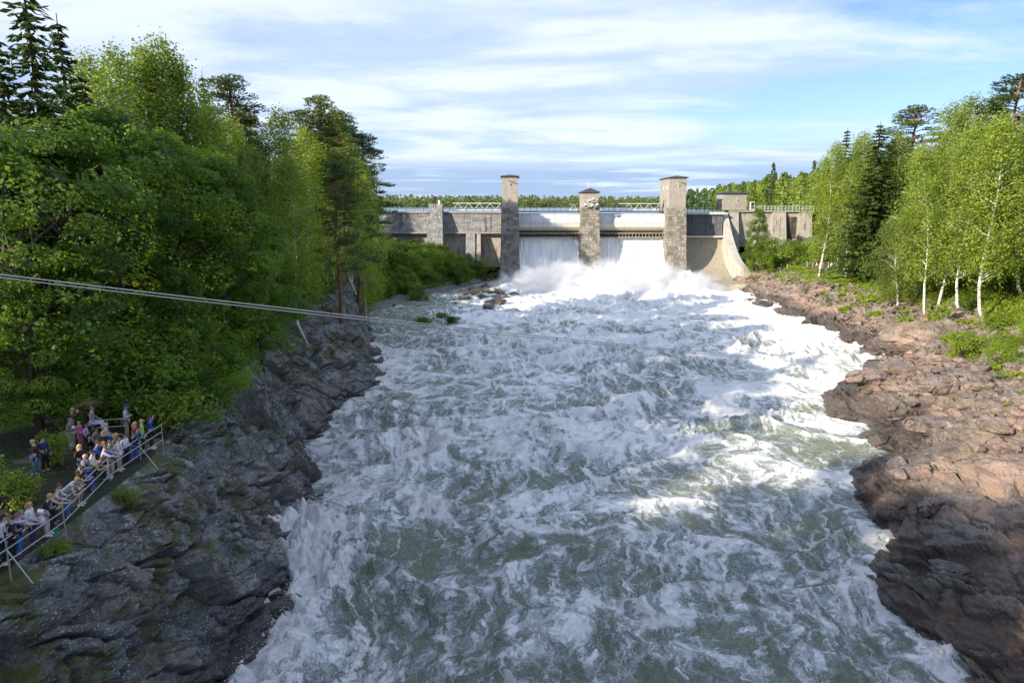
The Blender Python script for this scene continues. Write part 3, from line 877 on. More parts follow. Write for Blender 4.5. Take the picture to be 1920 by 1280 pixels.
# --- roller gates
def gate(label, x0, x1, seed):
    g = thing('sluice_gate', label, 'sluice gate')
    rs = random.Random(seed)
    zt, zb_ = 23.0, 17.7; yc = 199.6
    prof = [(yc - 0.2, zt), (yc - 1.3, zt - 0.5), (yc - 2.1, zt - 1.5), (yc - 2.45, zt - 2.65), (yc - 2.2, zt - 3.8), (yc - 1.4, zt - 4.7), (yc - 0.2, zb_)]
    mb = MB()
    P = [(x0, p + 0.1, q) for p, q in prof] + [(x1, p + 0.1, q) for p, q in prof]; k = len(prof)
    mb.add(P, [[i, i + k, i + k + 1, i + 1] for i in range(k - 1)]); mb.build('drum_core', M['dark_steel'], g)
    n = 5; wd = (x1 - x0) / n
    for c in range(n):
        xa, xb = x0 + c * wd + 0.03, x0 + (c + 1) * wd - 0.03
        for lo, hi in ((0, 3), (3, 6)):
            mb = MB(); pr = prof[lo:hi + 1]
            V = []
            for j, (p, q) in enumerate(pr):
                qq = q - 0.03 if j == 0 else q + (0.03 if j == len(pr) - 1 else 0)
                V += [(xa, p, qq), (xb, p, qq), (xa, p + 0.07, qq), (xb, p + 0.07, qq)]
            F = []
            for j in range(len(pr) - 1):
                a = 4 * j; F += [[a + 4, a + 5, a + 1, a], [a, a + 2, a + 6, a + 4], [a + 1, a + 5, a + 7, a + 3]]
            mb.add(V, F, rs.uniform(0.2, 0.9)); mb.build('gate_panel', M['white_steel'] if lo == 0 else M['white_low'], g)
    # seat beam with row of fins
    mb = MB(); mb.box(((x0 + x1) / 2, 199.0, 17.45), (x1 - x0, 2.6, 0.3)); mb.box(((x0 + x1) / 2, 199.0, 16.35), (x1 - x0, 2.8, 0.25)); mb.box(((x0 + x1) / 2, 200.1, 16.9), (x1 - x0, 0.2, 1.0)); mb.build('seat_beam', M['rusty_steel'], g)
    nf = 20
    for i in range(nf):
        mb = MB(); mb.box((x0 + (i + 0.5) * (x1 - x0) / nf, 198.6, 16.88), (0.14, 1.8, 0.82)); mb.build('fin', M['rusty_steel'], g)
    # walkway deck over the gate
    mb = MB(); mb.box(((x0 + x1) / 2, 200.2, 23.55), (x1 - x0, 2.2, 0.3)); mb.build('deck', M['dark_steel'], g)
    return g
def low_mat():
    m = bpy.data.materials.new('white_paint_stained_ochre'); m.use_nodes = True
    t = NT(m.node_tree); bs = t.n['Principled BSDF']; P = t.node('ShaderNodeNewGeometry').outputs['Position']
    z = t.node('ShaderNodeSeparateXYZ', ins={0: P}).outputs[2]
    dr = t.noise(t.mapping(P, scale=(2, 2, 0.3)), 1.0, 5, 0.7)
    f = t.math('SUBTRACT', 1.0, t.smooth(t.math('SUBTRACT', z, t.math('MULTIPLY', dr, 1.6)), 17.2, 19.0))
    c = t.mix(t.math('MULTIPLY', f, 0.75), (0.54, 0.55, 0.53), (0.36, 0.30, 0.16))
    t.put(bs.inputs['Base Color'], c); bs.inputs['Roughness'].default_value = 0.6
    return m
M['white_low'] = low_mat()
gate('left roller gate with white bulging drum over the first waterfall', 1.8, 19.45, 1)
gate('middle roller gate with white bulging drum half in tower shadow over the second waterfall', 24.45, 43.65, 2)

# --- falling water under the gates
def curtain_mat():
    m = bpy.data.materials.new('falling_water'); m.use_nodes = True
    t = NT(m.node_tree); bs = t.n['Principled BSDF']; P = t.node('ShaderNodeNewGeometry').outputs['Position']
    z = t.node('ShaderNodeSeparateXYZ', ins={0: P}).outputs[2]
    n = t.noise(t.mapping(P, scale=(2.6, 0.3, 0.10)), 1.0, 7, 0.66, 0.25); n2 = t.noise(t.mapping(P, scale=(9, 1, 0.5)), 1.0, 5, 0.7)
    n3 = t.noise(t.mapping(P, scale=(0.35, 0.3, 0.2)), 1.0, 3, 0.5)
    f = t.math('ADD', t.math('MULTIPLY', n, 0.6), t.math('ADD', t.math('MULTIPLY', n2, 0.25), t.math('MULTIPLY', n3, 0.3)))
    c = t.ramp(f, [(0.33, (0.20, 0.23, 0.24)), (0.44, (0.55, 0.58, 0.58)), (0.55, (0.88, 0.89, 0.89))])
    t.put(bs.inputs['Base Color'], c); bs.inputs['Roughness'].default_value = 0.5
    bb = t.node('ShaderNodeBump', ins={'Height': f, 'Strength': 1.0, 'Distance': 0.5}); t.l.new(bb.outputs[0], bs.inputs['Normal'])
    return m
M['curtain'] = curtain_mat()
def curtain(x0, x1, label, seed):
    nx, nz = 150, 60
    u = np.linspace(0, 1, nx); v = np.linspace(0, 1, nz)
    U, Vv = np.meshgrid(u, v)
    X = x0 + (x1 - x0) * U
    Z = 16.3 - 13.3 * Vv
    Y = 199.2 - 6.5 * Vv ** 2.2 - 1.0 * Vv
    st = fbm2(X * 1.1 + seed, Vv * 1.2, 4, seed) * 0.5 + 0.25 * perlin2(X * 3.1, Vv * 3, seed + 3)
    Y = Y - st * (0.5 + 2.2 * Vv) - 1.2 * np.abs(fbm2(X / 2.4, Vv * 2.5, 4, seed + 9)) * Vv
    # fans out where the jets hit the pier walls
    Y = Y - 2.0 * (np.exp(-((U - 1) / 0.12) ** 2) + np.exp(-(U / 0.1) ** 2) * 0.6) * sstep(0.05, 0.6, Vv)
    Z = Z + 1.1 * np.exp(-((U - 1) / 0.07) ** 2) * (1 - Vv)
    idx = np.arange(nx * nz).reshape(nz, nx)
    F = np.stack([idx[:-1, :-1], idx[1:, :-1], idx[1:, 1:], idx[:-1, 1:]], 2).reshape(-1, 4)
    o = add_obj('waterfall', mesh_np('waterfall', np.stack([X, Y, Z], 2), F, [M['curtain']], True))
    put_props(o, label, 'waterfall', 'waterfalls under the dam gates')
curtain(1.35, 19.9, 'white sheet of water falling under the left gate beside the shaded tower', 1)
curtain(24.0, 44.1, 'white sheet of water falling under the middle gate beside the right tower', 5)

# --- right bay: ribbed gate above a curved dry chute
g = thing('sluice_gate', 'closed dark ribbed gate over the dry curved concrete chute', 'sluice gate')
mb = MB(); mb.box((55.05, 202.2, 19.5), (12.8, 0.6, 6.4)); mb.build('gate_core', M['dark_steel'], g)
nr = 40
for i in range(nr):
    mb = MB(); mb.box((48.8 + (i + .5) * 12.5 / nr, 201.78, 19.6), (0.2, 0.24, 5.9), tone=random.random()); mb.build('rib', M['blue_steel'], g)
mb = MB(); mb.box((55.05, 201.6, 23.05), (12.8, 1.4, 0.7)); mb.build('top_beam', M['white_steel'], g)
mb = MB(); mb.box((55.4, 201.5, 16.35), (13.2, 0.9, 0.36)); mb.build('bottom_beam', M['white_paint'], g)
def chute():
    nx, nz = 30, 40
    U, V = np.meshgrid(np.linspace(0, 1, nx), np.linspace(0, 1, nz))
    Y = 202.4 - 14.5 * V ** 1.5
    Z = 16.3 - 11.4 * np.sin(V * math.pi / 2) ** 0.8
    X = 48.9 + (62.9 - 48.9) * U
    Y = Y + 0.05 * fbm2(X, Z, 3, 9)
    idx = np.arange(nx * nz).reshape(nz, nx)
    F = np.stack([idx[:-1, :-1], idx[1:, :-1], idx[1:, 1:], idx[:-1, 1:]], 2).reshape(-1, 4)
    c = thing('spillway_chute', 'dry curved concrete chute below the closed right gate', 'chute')
    add_obj('slope', mesh_np('slope', np.stack([X, Y, Z], 2), F, [M['chute']], True), c)
    # flat apron in front
    mb = MB()
    mb.hexa([(47.5, 178, 2.0), (62.4, 177.5, 2.0), (63.6, 190.2, 2.0), (48.5, 190.2, 2.0)], [(47.8, 180.5, 4.55), (62.0, 178.5, 5.0), (63.6, 190.2, 5.0), (48.6, 190.2, 4.8)])
    mb.build('apron', M['chute'], c)
    # training wall on the right, sweeping down
    pts = []
    for i in range(15):
        v = i / 14.0
        pts.append((204 - 19.5 * v, 23.3 - 14.6 * (1 - (1 - v) ** 1.9) if v < 1 else 8.7))
    mb = MB()
    for (ya, za), (yb_, zb_) in zip(pts[:-1], pts[1:]):
        xa, xb = 61.6 + (204 - ya) * 0.05, 61.6 + (204 - yb_) * 0.05
        mb.hexa([(xb, yb_, 3.5), (xb + 1.7, yb_, 3.5), (xa + 1.7, ya, 3.5), (xa, ya, 3.5)], [(xb, yb_, zb_), (xb + 1.7, yb_, zb_), (xa + 1.7, ya, za), (xa, ya, za)])
    mb.build('training_wall', M['pale_concrete'], c)
    mb = MB(); mb.box((63.6, 184.6, 6.3), (2.6, 2.4, 5.4)); mb.build('end_block', M['concrete'], c)
chute()

# --- control house beside the right bay
h = thing('control_house', 'small pale control house with black chimney beside the closed right gate', 'building')
mb = MB(); mb.box((65.0, 206.5, 26.3), (6.9, 6.5, 4.6)); mb.build('wall_core', M['mortar_pale'], h)
mb = MB()
blocks(mb, (61.53, 203.24, 24.1), (68.47, 203.24, 24.1), (61.53, 203.24, 28.55), (68.47, 203.24, 28.55), 0.55, 0.28, 0.03, 0.03, 3)
blocks(mb, (61.54, 209.7, 24.1), (61.54, 203.26, 24.1), (61.54, 209.7, 28.55), (61.54, 203.26, 28.55), 0.55, 0.28, 0.03, 0.03, 4)
o = mb.build('brickwork', M['brick_pale'], h); o['kind'] = 'stuff'
hip_roof(61.5, 68.5, 203.2, 209.8, 28.6, 0.5, 0.7, h)
mb = MB(); mb.tube([(64.4, 206.5, 28.9), (64.4, 206.5, 31.6)], [0.42, 0.36], 8); mb.build('chimney', M['black'], h)
window(h, (65.8, 203.12, 26.6), 0.7, 1.1); window(h, (61.42, 206.5, 26.4), 1.3, 1.0, 'left')
d = thing('equipment_cabinet', 'dark narrow equipment cabinet between the control house and the pale green railing', 'cabinet', (70.4, 204.5, 23.9))
mb = MB(); mb.box((0, 0, 1.2), (1.4, 1.0, 2.4)); mb.build('body', M['white_paint'], d)
mb = MB(); mb.box((0.1, -0.53, 1.25), (0.9, 0.05, 2.0)); mb.build('door', M['black'], d)

# --- wing walls
def wing_left():
    wl = thing('wing_wall', 'shaded stained wall of the left dam wing above the bushes', 'dam wall')
    mb = MB()
    mb.box((-27.3, 204.5, 20.3), (48.8, 3.4, 5.6)); mb.build('wall_core', M['mortar'], wl)
    mb = MB(); mb.box((-27.3, 205.2, 12.4), (48.8, 1.4, 10.2)); mb.build('recess_wall', M['concrete'], wl)
    mb = MB(); blocks(mb, (-51.5, 202.78, 17.5), (-3.0, 202.78, 17.5), (-51.5, 202.78, 23.1), (-3.0, 202.78, 23.1), 1.3, 0.62, 0.03, 0.04, 44)
    o = mb.build('masonry', M['granite_grey'], wl); o['kind'] = 'stuff'
    mb = MB(); mb.box((-27.3, 204.4, 23.3), (48.8, 4.2, 0.35)); mb.build('coping', M['concrete'], wl)
    mb = MB(); mb.box((-27.3, 202.6, 17.35), (48.8, 0.7, 0.3)); mb.build('ledge', M['concrete'], wl)
    for (x0, x1) in ((-13.5, -10.8), (-10.3, -9.2)):
        mb = MB(); mb.hexa([(x0 - .1, 199.5, 8), (x1 + .1, 199.5, 8), (x1 + .1, 205, 8), (x0 - .1, 205, 8)], [(x0, 202.2, 17.15), (x1, 202.2, 17.15), (x1, 205, 17.15), (x0, 205, 17.15)])
        mb.build('buttress', M['granite_grey' if x0 < -12 else 'concrete'], wl)
    b = thing('buttress_pier', 'tall sloping blue-grey granite buttress on the left dam wing', 'buttress')
    pier(-24.1, -20.2, 201.3, 196.2, 204.5, 9.0, 25.4, parent=b, flare=0.55, mat='granite_grey', seed=60)
    mb = MB(); mb.box((-22.1, 202.8, 25.55), (4.2, 3.4, 0.3)); mb.build('cap', M['concrete'], b)
    mb = MB(); mb.box((-22.6, 203.2, 26.7), (0.9, 0.9, 2.0)); mb.build('cabinet', M['black'], b)
    mb = MB(); mb.box((-21.3, 203.2, 26.2), (0.5, 0.6, 1.1)); mb.build('post', M['white_paint'], b)
wing_left()
def wing_right():
    wr = thing('wing_wall', 'sunlit stained concrete wall of the right dam wing under the pale green railing', 'dam wall')
    mb = MB(); mb.box((76.0, 206.0, 18.5), (24.5, 3.2, 10.6)); mb.build('wall', M['concrete'], wr)
    mb = MB(); mb.box((76.0, 205.6, 23.6), (24.9, 4.0, 0.4)); mb.build('coping', M['concrete'], wr)
    for (x0, x1, mt) in ((64.2, 66.4, 'concrete'), (76.6, 80.3, 'concrete'), (84.4, 87.9, 'concrete')):
        mb = MB(); mb.hexa([(x0 - .3, 201.6, 12), (x1 + .3, 201.6, 12), (x1 + .3, 205, 12), (x0 - .3, 205, 12)], [(x0, 203.6, 23.3), (x1, 203.6, 23.3), (x1, 205, 23.3), (x0, 205, 23.3)])
        mb.build('buttress', M[mt], wr)
    for i in range(3):
        for j in range(4):
            mb = MB(); mb.box((81.0 + i * 1.15, 204.3, 16.4 + j * 1.6), (1.05, 0.12, 1.5), tone=random.random()); mb.build('steel_plate', M['rusty_dark'], wr)
M['rusty_dark'] = stone_mat('dark_rusty_plate', (0.03, 0.03, 0.032), (0.09, 0.07, 0.06), 0.6, 0.1)
wing_right()

# --- crest footbridge: lattice girders and railings
def girder(x0, x1, y, z0, z1, label, mat, step=1.45):
    g = thing('lattice_girder', label, 'girder', group='lattice girders of the dam footbridge')
    for zz, nm in ((z0, 'bottom_chord'), (z1, 'top_chord')):
        mb = MB(); mb.box(((x0 + x1) / 2, y, zz), (x1 - x0, 0.16, 0.16)); mb.build(nm, M[mat], g)
    n = max(2, int((x1 - x0) / step)); s = (x1 - x0) / n
    dm = None
    for i in range(n):
        a = x0 + i * s; up = i % 2 == 0
        mb = MB(); mb.bar((a, y, z0 if up else z1), (a + s, y, z1 if up else z0), 0.07, 4); mb.build('diagonal', M[mat], g)
girder(-17.5, -3.3, 205.0, 23.95, 25.9, 'white lattice girder left of the tallest left tower', 'white_paint')
girder(17.0, 19.3, 205.0, 23.9, 25.6, 'short white lattice girder just left of the middle tower', 'white_paint')
girder(27.0, 43.4, 205.0, 23.9, 25.8, 'white lattice girder between the middle and the right tower', 'white_paint')
def rail(x0, x1, y, z, h_, label, mat, step, bars=3, r=0.045):
    g = thing('crest_railing', label, 'railing', group='railings along the dam crest')
    n = max(1, int((x1 - x0) / step))
    post = MB(); post.box((0, 0, h_ / 2), (0.1, 0.1, h_)); pm = post.mesh('post', [M[mat]])
    for i in range(n + 1): add_obj('post', pm, g, (x0 + (x1 - x0) * i / n, y, z))
    for k in range(bars):
        mb = MB(); mb.bar((x0, y, z + h_ * (k + 1) / bars), (x1, y, z + h_ * (k + 1) / bars), r, 4); mb.build('rail', M[mat], g)
rail(-51, -3.2, 203.2, 23.48, 1.9, 'dark railing on the left dam wing', 'dark_steel', 2.4, 2, 0.06)
rail(1.9, 19.3, 201.0, 23.7, 1.9, 'dark railing over the left gate', 'dark_steel', 1.7, 2, 0.05)
rail(24.5, 43.5, 201.0, 23.7, 1.9, 'dark railing over the middle gate', 'dark_steel', 1.7, 2, 0.05)
rail(48.8, 61.2, 203.2, 23.4, 2.4, 'dark railing over the closed right gate', 'dark_steel', 1.2, 3, 0.07)
rail(69.0, 88.3, 203.9, 23.8, 1.35, 'pale green railing on the right dam wing', 'green_paint', 1.0, 3, 0.05)
# ------------------------------------------------------------------ foliage
def leaf_mat(name, a, b, trans=0.35, rough=0.55, yellow=(0.16, 0.17, 0.03)):
    m = bpy.data.materials.new(name); m.use_nodes = True
    t = NT(m.node_tree); bs = t.n['Principled BSDF']; out = t.n['Material Output']
    at = t.node('ShaderNodeAttribute', attribute_name='tone').outputs['Fac']
    oi = t.node('ShaderNodeObjectInfo').outputs['Random']
    c = t.mix(at, a, b)
    c = t.mix(t.math('MULTIPLY', t.smooth(oi, 0.5, 1.0), 0.22), c, yellow)
    P_ = t.node('ShaderNodeNewGeometry').outputs['Position']
    vv = t.math('ADD', t.math('MULTIPLY', oi, 0.45), t.math('MULTIPLY', t.noise(P_, 0.35, 3, 0.5), 1.0)); vv = t.math('ADD', vv, 0.27)
    c = t.mix(1.0, c, t.node('ShaderNodeCombineXYZ', ins={0: vv, 1: vv, 2: t.math('ADD', vv, t.math('MULTIPLY', t.math('SUBTRACT', 0.5, oi), 0.5))}).outputs[0], 'MULTIPLY')
    t.put(bs.inputs['Base Color'], c); bs.inputs['Roughness'].default_value = rough
    bs.inputs['Specular IOR Level'].default_value = 0.3
    tr = t.node('ShaderNodeBsdfTranslucent', ins={'Color': t.mix(1.0, c, (1.5, 1.7, 0.7), 'MULTIPLY')})
    mx = t.node('ShaderNodeMixShader', ins={0: trans, 1: bs.outputs[0], 2: tr.outputs[0]})
    t.l.new(mx.outputs[0], out.inputs[0])
    return m
M['maple'] = leaf_mat('maple_leaves', (0.050, 0.11, 0.016), (0.19, 0.275, 0.034), 0.5)
M['birch'] = leaf_mat('birch_leaves', (0.12, 0.175, 0.030), (0.31, 0.365, 0.075), 0.5)
M['pine'] = leaf_mat('pine_needles', (0.040, 0.070, 0.020), (0.100, 0.140, 0.036), 0.2)
M['spruce'] = leaf_mat('spruce_needles', (0.022, 0.050, 0.014), (0.065, 0.105, 0.024), 0.15)
M['willow'] = leaf_mat('willow_leaves', (0.08, 0.15, 0.02), (0.22, 0.30, 0.04), 0.45)
M['grass'] = leaf_mat('grass_blades', (0.11, 0.18, 0.018), (0.26, 0.33, 0.04), 0.45)
M['fern'] = leaf_mat('undergrowth_leaves', (0.035, 0.08, 0.010), (0.11, 0.18, 0.022), 0.4)
def bark_mat(name, a, b, sc=3.0, marks=0.0):
    m = bpy.data.materials.new(name); m.use_nodes = True
    t = NT(m.node_tree); bs = t.n['Principled BSDF']; P = t.node('ShaderNodeTexCoord').outputs['Object']
    n = t.noise(t.mapping(P, scale=(4, 4, 0.8)), sc, 6, 0.7)
    c = t.mix(t.smooth(n, 0.35, 0.65), a, b)
    if marks:
        k = t.noise(t.mapping(P, scale=(1.2, 1.2, 5)), 1.6, 4, 0.7)
        c = t.mix(t.math('MULTIPLY', t.smooth(k, 0.56, 0.62), marks), c, (0.03, 0.028, 0.025))
    t.put(bs.inputs['Base Color'], c); bs.inputs['Roughness'].default_value = 0.9
    bb = t.node('ShaderNodeBump', ins={'Height': n, 'Strength': 0.6, 'Distance': 0.05}); t.l.new(bb.outputs[0], bs.inputs['Normal'])
    return m
M['bark_dark'] = bark_mat('dark_bark', (0.035, 0.028, 0.022), (0.11, 0.09, 0.07))
M['bark_pine'] = bark_mat('pine_bark', (0.10, 0.055, 0.035), (0.24, 0.13, 0.075))
M['bark_birch'] = bark_mat('birch_bark', (0.50, 0.47, 0.42), (0.72, 0.70, 0.66), 3.0, 0.9)
M['dead_wood'] = bark_mat('dead_wood', (0.20, 0.19, 0.17), (0.36, 0.34, 0.31))

def cards(C, Nv, size, aspect, rs, up=None):
    """rhombic leaf faces at C with normals Nv"""
    n = len(C)
    Nv = Nv / (np.linalg.norm(Nv, axis=1)[:, None] + 1e-9)
    if up is None: up = rs.normal(size=(n, 3))
    A = up - (up * Nv).sum(1)[:, None] * Nv; A /= np.linalg.norm(A, axis=1)[:, None] + 1e-9
    B = np.cross(Nv, A)
    s = np.broadcast_to(size, (n,))[:, None]; h = s * aspect
    V = np.stack([C - A * s * .5, C + B * h * .5 + A * s * .08, C + A * s * .5, C - B * h * .5 + A * s * .08], 1)
    return V.reshape(-1, 3)

def sph(n, rs):
    v = rs.normal(size=(n, 3)); return v / np.linalg.norm(v, axis=1)[:, None]

def leafmesh(name, V, mat, rs, tone=None):
    n = len(V) // 4
    if tone is None: tone = rs.uniform(0, 1, n)
    return mesh_np(name, V, np.arange(n * 4).reshape(n, 4), [mat], False, tone=tone)

def limbs_mesh(name, mat, trunk, limbs, sides=7):
    mb = MB(); mb.tube(trunk[0], trunk[1], sides)
    for P, R in limbs: mb.tube(P, R, 4, caps=False)
    return mb.mesh(name, [mat], True)

def bent(a, b, rs, k=5, w=0.05):
    a, b = np.array(a, float), np.array(b, float); t = np.linspace(0, 1, k)[:, None]
    P = a + (b - a) * t; L = np.linalg.norm(b - a)
    P[1:-1] += rs.normal(size=(k - 2, 3)) * L * w
    return P

def proto_maple(seed, H=16.0, R=5.0, clumps=105, per=225, ls=0.235, base=0.12):
    rs = np.random.RandomState(seed)
    trunk = (bent((0, 0, -0.6), (rs.uniform(-.5, .5), rs.uniform(-.5, .5), H * 0.75), rs, 7, 0.012), np.linspace(0.30, 0.07, 7))
    V = []; T = []; limbs = []
    for i in range(clumps):
        t = rs.uniform(0, 1) ** 0.8
        z = H * (base + (0.97 - base) * t)
        prof = math.sin(math.pi * min(1, (t * 0.86 + 0.14))) ** 0.6 if t < 0.98 else 0.3
        a = rs.uniform(0, 2 * math.pi); rr = R * prof * rs.uniform(0.35, 1.0) ** 0.6
        c = np.array([rr * math.cos(a), rr * math.sin(a), z])
        cr = rs.uniform(0.8, 1.6) * (R / 5.0)
        d = sph(per, rs); d[:, 2] = d[:, 2] * 0.8 + 0.1
        q = c + d * np.array([cr, cr, cr * 0.8]) * (rs.uniform(0.55, 1.05, per) ** 0.5)[:, None]
        nn = d * 0.7 + np.array([math.cos(a) * .3, math.sin(a) * .3, 0.55]) + rs.normal(size=(per, 3)) * 0.45
        V.append(cards(q, nn, ls * rs.uniform(0.4, 1.5, per), 0.7, rs)); T.append(np.clip(rs.uniform(0.1, 0.9) + rs.normal(size=per) * 0.15, 0, 1))
        if i % 3 == 0: limbs.append((bent((0, 0, z * 0.7), c, rs, 4, 0.05), np.linspace(0.11, 0.025, 4)))
    return limbs_mesh('trunk', M['bark_dark'], trunk, limbs), leafmesh('crown', np.concatenate(V), M['maple'], rs, np.concatenate(T))

def proto_birch(seed, H=20.0, R=3.0, strands=520, per=38, ls=0.165, base=0.18, lean=0.0, curve=0.0):
    rs = np.random.RandomState(seed)
    zs = np.linspace(-0.5, H * 0.94, 10)
    P = np.stack([lean * zs / H * (1 if True else 0) + curve * (1 - np.clip(zs / (H * .15), 0, 1)) ** 2 + 0.18 * np.sin(zs / 3 + seed), 0.15 * np.cos(zs / 2.5 + seed), zs], 1)
    trunk = (P, np.linspace(0.13, 0.02, 10))
    cx = lambda z: np.interp(z, zs, P[:, 0])
    V = []; T = []; limbs = []
    for i in range(34):
        t = rs.uniform(0.2, 0.95); z = H * t; a = rs.uniform(0, 2 * math.pi); L = R * rs.uniform(.4, .9) * math.sin(math.pi * min(1, t * .8 + .12))
        limbs.append((np.array([(cx(z), 0, z), (cx(z) + math.cos(a) * L * .6, math.sin(a) * L * .6, z + L * .6), (cx(z) + math.cos(a) * L, math.sin(a) * L, z + L * .8)]), [0.05, 0.03, 0.012]))
    for i in range(strands):
        t = rs.uniform(0, 1); z = H * (base + (1 - base) * t)
        prof = (math.sin(math.pi * min(1, t * 0.72 + 0.22))) ** 0.75 if t < 0.985 else 0.12
        a = rs.uniform(0, 2 * math.pi)
        lobe = 0.62 + 0.55 * float(perlin2(np.array([a * 1.1 + seed]), np.array([z * 0.42]), seed)[0] + 0.35 * math.sin(z * 1.9 + a * 2))
        rr = R * prof * max(0.25, min(1.15, lobe + .12)) * rs.uniform(0.1, 1) ** 0.55
        st = np.array([cx(z) + rr * math.cos(a), rr * math.sin(a), z]); L = rs.uniform(1.0, 2.6)
        u = rs.uniform(0, 1, per)[:, None]
        q = st + np.array([math.cos(a) * .25, math.sin(a) * .25, -1.0]) * L * u + rs.normal(size=(per, 3)) * 0.22
        nn = rs.normal(size=(per, 3)) * 0.7 + np.array([math.cos(a) * .6, math.sin(a) * .6, .45])
        V.append(cards(q, nn, ls * rs.uniform(0.5, 1.5, per), 0.7, rs)); T.append(np.clip(rs.uniform(0.1, 0.9) + rs.normal(size=per) * .18, 0, 1))
    return limbs_mesh('trunk', M['bark_birch'], trunk, limbs), leafmesh('crown', np.concatenate(V), M['birch'], rs, np.concatenate(T))

def proto_pine(seed, H=22.0, R=2.8, clumps=66, per=130, base=0.48, bare=True):
    rs = np.random.RandomState(seed)
    trunk = (bent((0, 0, -0.6), (rs.uniform(-.4, .4), rs.uniform(-.4, .4), H * .97), rs, 8, 0.006), np.linspace(0.26, 0.05, 8))
    V = []; T = []; limbs = []
    for i in range(clumps):
        t = (i + rs.uniform(0, 1)) / clumps; z = H * (base + (0.99 - base) * t)
        prof = (1 - t) ** 0.5 * 0.95 + 0.12
        a = rs.uniform(0, 2 * math.pi); rr = R * prof * rs.uniform(0.4, 1.0)
        c = np.array([rr * math.cos(a), rr * math.sin(a), z]); cr = rs.uniform(0.6, 1.15)
        d = sph(per, rs)
        q = c + d * np.array([cr, cr, cr * 0.36]) * (rs.uniform(0.3, 1, per) ** 0.5)[:, None]
        dirn = d * 0.6 + np.array([math.cos(a), math.sin(a), 0.6])
        V.append(cards(q, rs.normal(size=(per, 3)) + np.array([0, 0, .8]), 0.34 * rs.uniform(.7, 1.2, per), 0.30, rs, dirn))
        T.append(np.clip(rs.uniform(0.1, 0.9) + rs.normal(size=per) * .15, 0, 1))
        limbs.append((bent((0, 0, z - 0.3), c, rs, 4, 0.05), np.linspace(0.07, 0.02, 4)))
    for i in range(8):
        z = H * rs.uniform(.25, base); a = rs.uniform(0, 6.28); limbs.append((bent((0, 0, z), (math.cos(a) * 1.2, math.sin(a) * 1.2, z + .1), rs, 4, .05), np.linspace(.035, .01, 4)))
    return limbs_mesh('trunk', M['bark_pine'], trunk, limbs), leafmesh('crown', np.concatenate(V), M['pine'], rs, np.concatenate(T))

def proto_spruce(seed, H=20.0, R=3.1, per=40, base=0.06):
    rs = np.random.RandomState(seed)
    trunk = (np.array([(0, 0, -.6), (0, 0, H * .5), (0, 0, H)]), [0.24, 0.13, 0.02])
    V = []; T = []; limbs = []
    z = H * base
    while z < H * 0.985:
        t = z / H; r0 = R * (1 - t) ** 0.85 + 0.12
        nb = 9 if t < 0.7 else 6
        off = rs.uniform(0, 6.28)
        for k in range(nb):
            a = off + k * 2 * math.pi / nb + rs.uniform(-.25, .25); L = r0 * rs.uniform(0.65, 1.15)
            dr = rs.uniform(0.1, 0.4)
            n = max(5, int(per * (L / R) ** 0.8)); u = rs.uniform(0.08, 1, n)
            ca, sa = math.cos(a), math.sin(a)
            side = rs.uniform(-1, 1, n) * (0.32 * (1 - u) + 0.1) * L * 0.55
            q = np.stack([ca * L * u - sa * side, sa * L * u + ca * side, z - dr * L * u + 0.12 * L * u ** 3 - rs.uniform(0, .22, n)], 1)
            dirn = np.stack([ca - sa * np.sign(side) * .7, sa + ca * np.sign(side) * .7, np.full(n, -0.45)], 1)
            nn = np.array([ca * .3, sa * .3, 0.8]) + rs.normal(size=(n, 3)) * 0.4
            V.append(cards(q, nn, 0.50 * rs.uniform(.6, 1.15, n), 0.36, rs, dirn)); T.append(np.clip(rs.uniform(0, .5) + u * 0.5 + rs.normal(size=n) * .08, 0, 1))
        z += rs.uniform(0.36, 0.5)
    return limbs_mesh('trunk', M['bark_dark'], trunk, limbs), leafmesh('crown', np.concatenate(V), M['spruce'], rs, np.concatenate(T))

def proto_bush(seed, H=3.2, R=2.0, n=2600, ls=0.2, mat='willow'):
    rs = np.random.RandomState(seed)
    V = []; T = []; limbs = []
    k = 22
    for i in range(k):
        a = rs.uniform(0, 6.28); t = rs.uniform(0.15, 1); rr = R * math.sin(math.pi * (t * .7 + .2)) * rs.uniform(.2, 1)
        c = np.array([rr * math.cos(a), rr * math.sin(a), H * t]); cr = rs.uniform(.35, .75) * R / 2; m_ = n // k
        d = sph(m_, rs)
        q = c + d * np.array([cr, cr, cr * 1.1]) * (rs.uniform(.2, 1, m_) ** .5)[:, None]
        V.append(cards(q, d * .4 + np.array([0, 0, .7]) + rs.normal(size=(m_, 3)) * .5, ls * rs.uniform(.7, 1.3, m_), .5, rs)); T.append(np.clip(rs.uniform(.1, .9) + rs.normal(size=m_) * .15, 0, 1))
        limbs.append((bent((rs.uniform(-.1, .1), rs.uniform(-.1, .1), 0), c, rs, 4, .04), np.linspace(.035, .01, 4)))
    return limbs_mesh('stem', M['bark_dark'], limbs[0], limbs[1:], 4), leafmesh('foliage', np.concatenate(V), M[mat], rs, np.concatenate(T))

